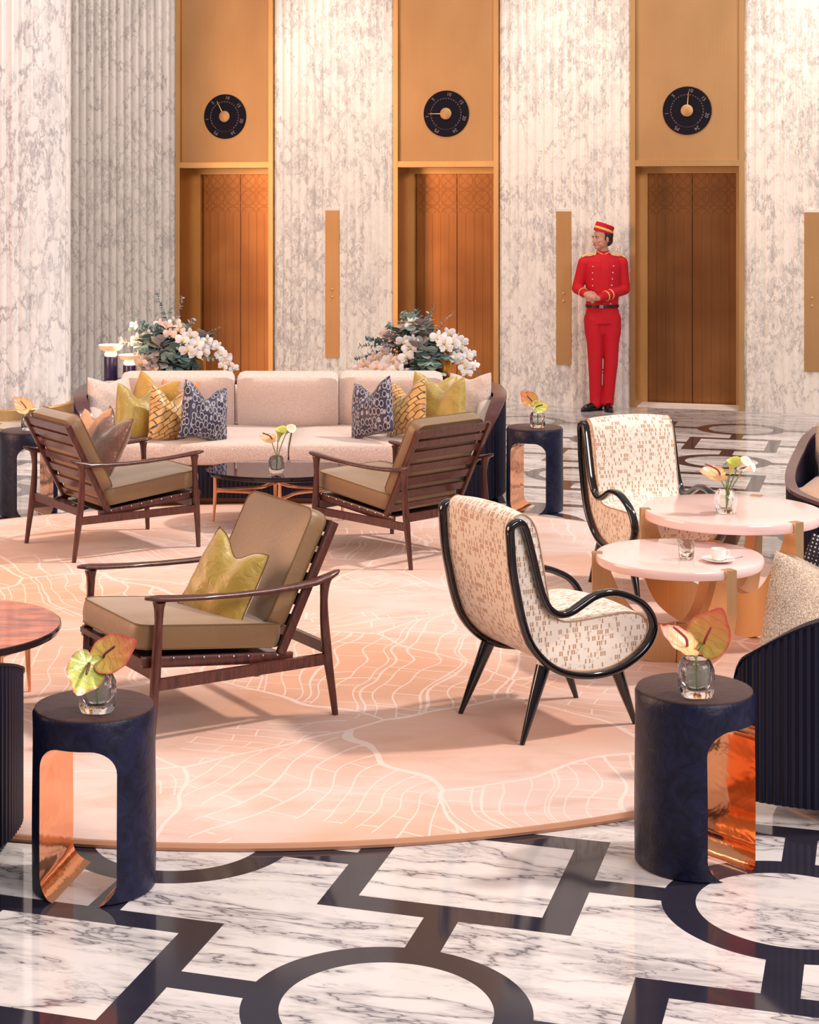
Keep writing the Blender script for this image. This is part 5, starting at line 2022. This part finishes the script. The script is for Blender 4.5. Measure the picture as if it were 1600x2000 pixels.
    Rm = Matrix.Rotation(radians(-62), 4, 'Z') @ Matrix.Rotation(radians(2), 4, 'X')
    hv.data.transform(Matrix.Translation((.018, -.01, 1.70)) @ Rm)
    hv.parent = body
    # hat: pillbox tilted back
    T = Matrix.Translation((.018, -.01, 1.70)) @ Rm @ Matrix.Translation((0, .012, .055)) @ Matrix.Rotation(radians(-20), 4, 'X') @ Matrix.Rotation(radians(6), 4, 'Y')
    for name, prof, mat in (('hat_crown', [(.092, 0), (.093, .004), (.090, .082), (.084, .088), (.001, .090)], 'red_wool'), ('hat_band', [(.0935, .022), (.0945, .024), (.0935, .043), (.092, .044)], 'gold_braid')):
        m = MB().lathe(prof, 48, cap0=False, cap1=False)
        for i, p in enumerate(m.v):
            m.v[i] = T @ Vector((p.x * .90, p.y * 1.10, p.z))
        m.build(name, mat, body)
    # ---- jacket
    j = MB()
    st = [(1.020, .022, .158, .112), (1.08, .022, .160, .114), (1.20, .026, .164, .116), (1.32, .030, .176, .120), (1.42, .031, .190, .120), (1.475, .032, .180, .108), (1.515, .032, .130, .088), (1.545, .032, .078, .070)]
    path = [(cx, 0, z) for z, cx, rx, ry in st]
    vs = []
    for z, cx, rx, ry in st:
        for a in range(32):
            th = 2 * pi * a / 32
            vs.append((cx + rx * cos(th), .0 + ry * sin(th), z))
    fs = [(i * 32 + a, i * 32 + (a + 1) % 32, (i + 1) * 32 + (a + 1) % 32, (i + 1) * 32 + a) for i in range(len(st) - 1) for a in range(32)]
    fs += [tuple(range(31, -1, -1)), tuple(7 * 32 + a for a in range(32))]
    j.add(vs, fs)
    for s in (-1, 1):
        sh, el, wr = Vector(SH[s]), Vector(EL[s]), Vector(WR[s])
        w2 = el.lerp(wr, .93)
        j.limb([sh + Vector((-s * .06, 0, .005)), sh, sh.lerp(el, .5), el, el.lerp(wr, .5), w2], [.066, .068, .060, .055, .049, .040], 18)
        # sleeve creases
        for q in range(3):
            c_ = el + (sh - el) * (.08 + .10 * q)
            j.ell(c_ + Vector((-s * .012, -.045, 0)), (.030, .010, .007), Euler((0, s * .5, 0)), 10, 6)
    j.lathe([(.064, 1.53), (.066, 1.575), (.058, 1.578), (.05, 1.53)], 32, (.031, .008, 0))
    jk = j.build('jacket', 'red_wool', angle=180)
    fuse(jk, .0062, 3, .5)
    jk.data.materials.clear(); jk.data.materials.append(M['red_wool'])
    jk.parent = body
    # lapel flap crossing the chest
    def chest(x, z):
        for (z0, c0, rx0, ry0), (z1, c1, rx1, ry1) in zip(st, st[1:]):
            if z0 <= z <= z1:
                f = (z - z0) / (z1 - z0)
                cx = c0 + (c1 - c0) * f; rx = rx0 + (rx1 - rx0) * f; ry = ry0 + (ry1 - ry0) * f
                return -ry * sqrt(max(.02, 1 - ((x - cx) / rx) ** 2))
        return -.1
    lp = MB()
    out_ = [(-.010, 1.505), (.060, 1.49), (.075, 1.38), (.065, 1.25), (.045, 1.06), (.0, 1.06), (-.075, 1.10), (-.050, 1.22), (-.012, 1.36)]
    cx_ = sum(a for a, b_ in out_) / 9; cz_ = sum(b_ for a, b_ in out_) / 9
    o_ = [Vector((a, 0, c_)) for a, c_ in out_]
    sub = smooth_path(o_, 4, closed=True)
    n = len(sub)
    vs = []
    rings_ = (1.0, .75, .5, .25, .03)
    for kf in rings_:
        for p in sub:
            x = cx_ + (p.x - cx_) * kf; z = cz_ + (p.z - cz_) * kf
            vs.append((x, chest(x, z) - .007, z))
    fs = [(i * n + a, i * n + (a + 1) % n, (i + 1) * n + (a + 1) % n, (i + 1) * n + a) for i in range(len(rings_) - 1) for a in range(n)]
    fs.append(tuple((len(rings_) - 1) * n + a for a in range(n)))
    base = len(vs)
    vs += [(v_[0], v_[1] + .008, v_[2]) for v_ in vs[:n]]
    fs += [(a, base + a, base + (a + 1) % n, (a + 1) % n) for a in range(n)]
    lp.add(vs, fs)
    lp.build('jacket_flap', 'red_wool', body, angle=60)
    # buttons: a row each side
    for xs, zs_ in (([-.083, -.086, -.087, -.085], [1.425, 1.362, 1.300, 1.236]), ([.118, .110, .106, .100], [1.430, 1.366, 1.304, 1.242]), ([.088], [1.060])):
        for x, z in zip(xs, zs_):
            m = MB().ell((x, chest(x, z) - .007, z), (.0075, .005, .0075), seg=12, rings=8)
            m.build('button', 'button_metal', body)
    # collar trim
    m = MB().tube([Vector((.031 + .0665 * cos(a), .008 + .0665 * sin(a), 1.577 - .030 * max(0, -sin(a)) ** 2)) for a in [radians(t) for t in range(-72, 253, 12)]], .0045, 8, ref=(0, 0, 1))
    m.tube([(.044, -.062, 1.550), (.040, -.075, 1.505)], .0045, 8)
    m.tube([(.017, -.062, 1.550), (.019, -.075, 1.505)], .0045, 8)
    m.build('collar_braid', 'gold_braid', body)
    # epaulettes
    for s in (-1, 1):
        c0 = Vector((.031 + s * .075, .0, 1.538)); c1 = Vector(SH[s]) + Vector((s * .030, 0, .062))
        mid = c0.lerp(c1, .5) + Vector((0, 0, .018))
        m = MB().sweep(smooth_path([c0, mid, c1], 5), [sell(.034, .009, 10, 4)], (0, 1, 0))
        m.build('epaulette', 'gold_braid', body)
    # cuff stripes
    for s in (-1, 1):
        el, wr = Vector(EL[s]), Vector(WR[s])
        for q in ((.56, .72) if s > 0 else (.84,)):
            c_ = el.lerp(wr, q); d_ = (wr - el).normalized()
            rr_ = .0515 - .012 * (q - .5)
            qn = d_.to_track_quat('Z', 'Y')
            m = MB()
            ring_ = [c_ + qn @ Vector((rr_ * cos(a), rr_ * sin(a), 0)) for a in [2 * pi * t / 28 for t in range(28)]]
            secs = [sell(.0065, .003, 8, 3)]
            m.sweep(ring_, secs, tuple(d_), closed=True)
            m.build('cuff_stripe', 'gold_braid', body)
    # ---- trousers
    t = MB()
    st2 = [(.86, .026, .176, .112), (.93, .026, .172, .112), (1.00, .024, .158, .106), (1.035, .022, .150, .104)]
    vs = [(cx + rx * cos(2 * pi * a / 32), ry * sin(2 * pi * a / 32), z) for z, cx, rx, ry in st2 for a in range(32)]
    fs = [(i * 32 + a, i * 32 + (a + 1) % 32, (i + 1) * 32 + (a + 1) % 32, (i + 1) * 32 + a) for i in range(3) for a in range(32)]
    fs += [tuple(range(31, -1, -1)), tuple(3 * 32 + a for a in range(32))]
    t.add(vs, fs)
    t.limb([(.025, 0, .90), (.025, 0, .80)], [.098, .080], 20)
    for s in (-1, 1):
        H_, K_, A_ = Vector(HIP[s]), Vector(KN[s]), Vector(AN[s])
        xx = -.060 if s < 0 else .110
        t.limb([(xx, 0, .90), (xx + .004, 0, .78), H_.lerp(K_, .55), K_, K_.lerp(A_, .45), K_.lerp(A_, .86), A_ + Vector((0, -.004, .000)), A_ + Vector((0, -.012, -.022))], [.100, .095, .082, .071, .064, .060, .060, .058], 20)
        for q in range(4):
            c_ = K_.lerp(A_, .66 + .11 * q)
            t.ell(c_ + Vector((s * .006, -.044, 0)), (.044, .014, .008), Euler((0, .35 * (-1) ** q, 0)), 12, 6)
    tr_ = t.build('trousers', 'red_wool', angle=180)
    fuse(tr_, .0062, 3, .5)
    tr_.data.materials.clear(); tr_.data.materials.append(M['red_wool'])
    tr_.parent = body
    # belt
    m = MB()
    ring_ = [Vector((.022 + .163 * cos(a), .117 * sin(a), 1.033)) for a in [2 * pi * t_ / 40 for t_ in range(40)]]
    m.sweep(ring_, [sell(.004, .013, 8, 4)], (0, 0, 1), closed=True) if False else m.tube(ring_, .0035, 6, ref=(0, 0, 1), closed=True)
    vs = []
    for a in range(40):
        th = 2 * pi * a / 40
        for rr_, zz in ((.166, 1.020), (.166, 1.047), (.155, 1.047), (.155, 1.020)):
            vs.append((.022 + rr_ * cos(th), rr_ * .725 * sin(th), zz))
    fs = [(4 * a + i, 4 * ((a + 1) % 40) + i, 4 * ((a + 1) % 40) + (i + 1) % 4, 4 * a + (i + 1) % 4) for a in range(40) for i in range(4)]
    MB().add(vs, fs).build('belt', 'belt_black', body)
    MB().box((-.004, -.1235, 1.033), (.040, .006, .032)).build('belt_buckle', 'silver', body, smooth=False)
    # shoes
    for s, d_ in ((-1, Vector((-.80, -.60, 0))), (1, Vector((-.02, -1, 0)))):
        a_ = Vector(AN[s]); a_.z = 0
        d_.normalize()
        m = MB()
        m.limb([a_ - d_ * .045 + Vector((0, 0, .040)), a_ + d_ * .06 + Vector((0, 0, .040)), a_ + d_ * .13 + Vector((0, 0, .030)), a_ + d_ * .175 + Vector((0, 0, .022))], [.040, .043, .038, .022], 16)
        m.limb([a_ + Vector((0, 0, .05)), a_ + Vector((0, 0, .095))], [.044, .040], 16)
        sh_ = m.build('shoe', 'shoe_black', angle=180)
        fuse(sh_, .005, 3, .5)
        for v_ in sh_.data.vertices:
            if v_.co.z < .004: v_.co.z = .004
        sh_.data.materials.clear(); sh_.data.materials.append(M['shoe_black'])
        sh_.parent = body
        sole = MB()
        q_ = Vector((-d_.y, d_.x, 0))
        outl = [(-.085, 0), (-.075, .028), (-.03, .036), (.04, .036), (.10, .044), (.15, .038), (.19, .018), (.2, 0)]
        outl = outl + [(x, -y) for x, y in outl[-2:0:-1]]
        pp = [(a_ + d_ * x + q_ * y) for x, y in outl]
        sole.prism([(p.x, p.y) for p in pp], 'z', 0, .012)
        sole.build('shoe_sole', 'belt_black', body, smooth=False)


person()
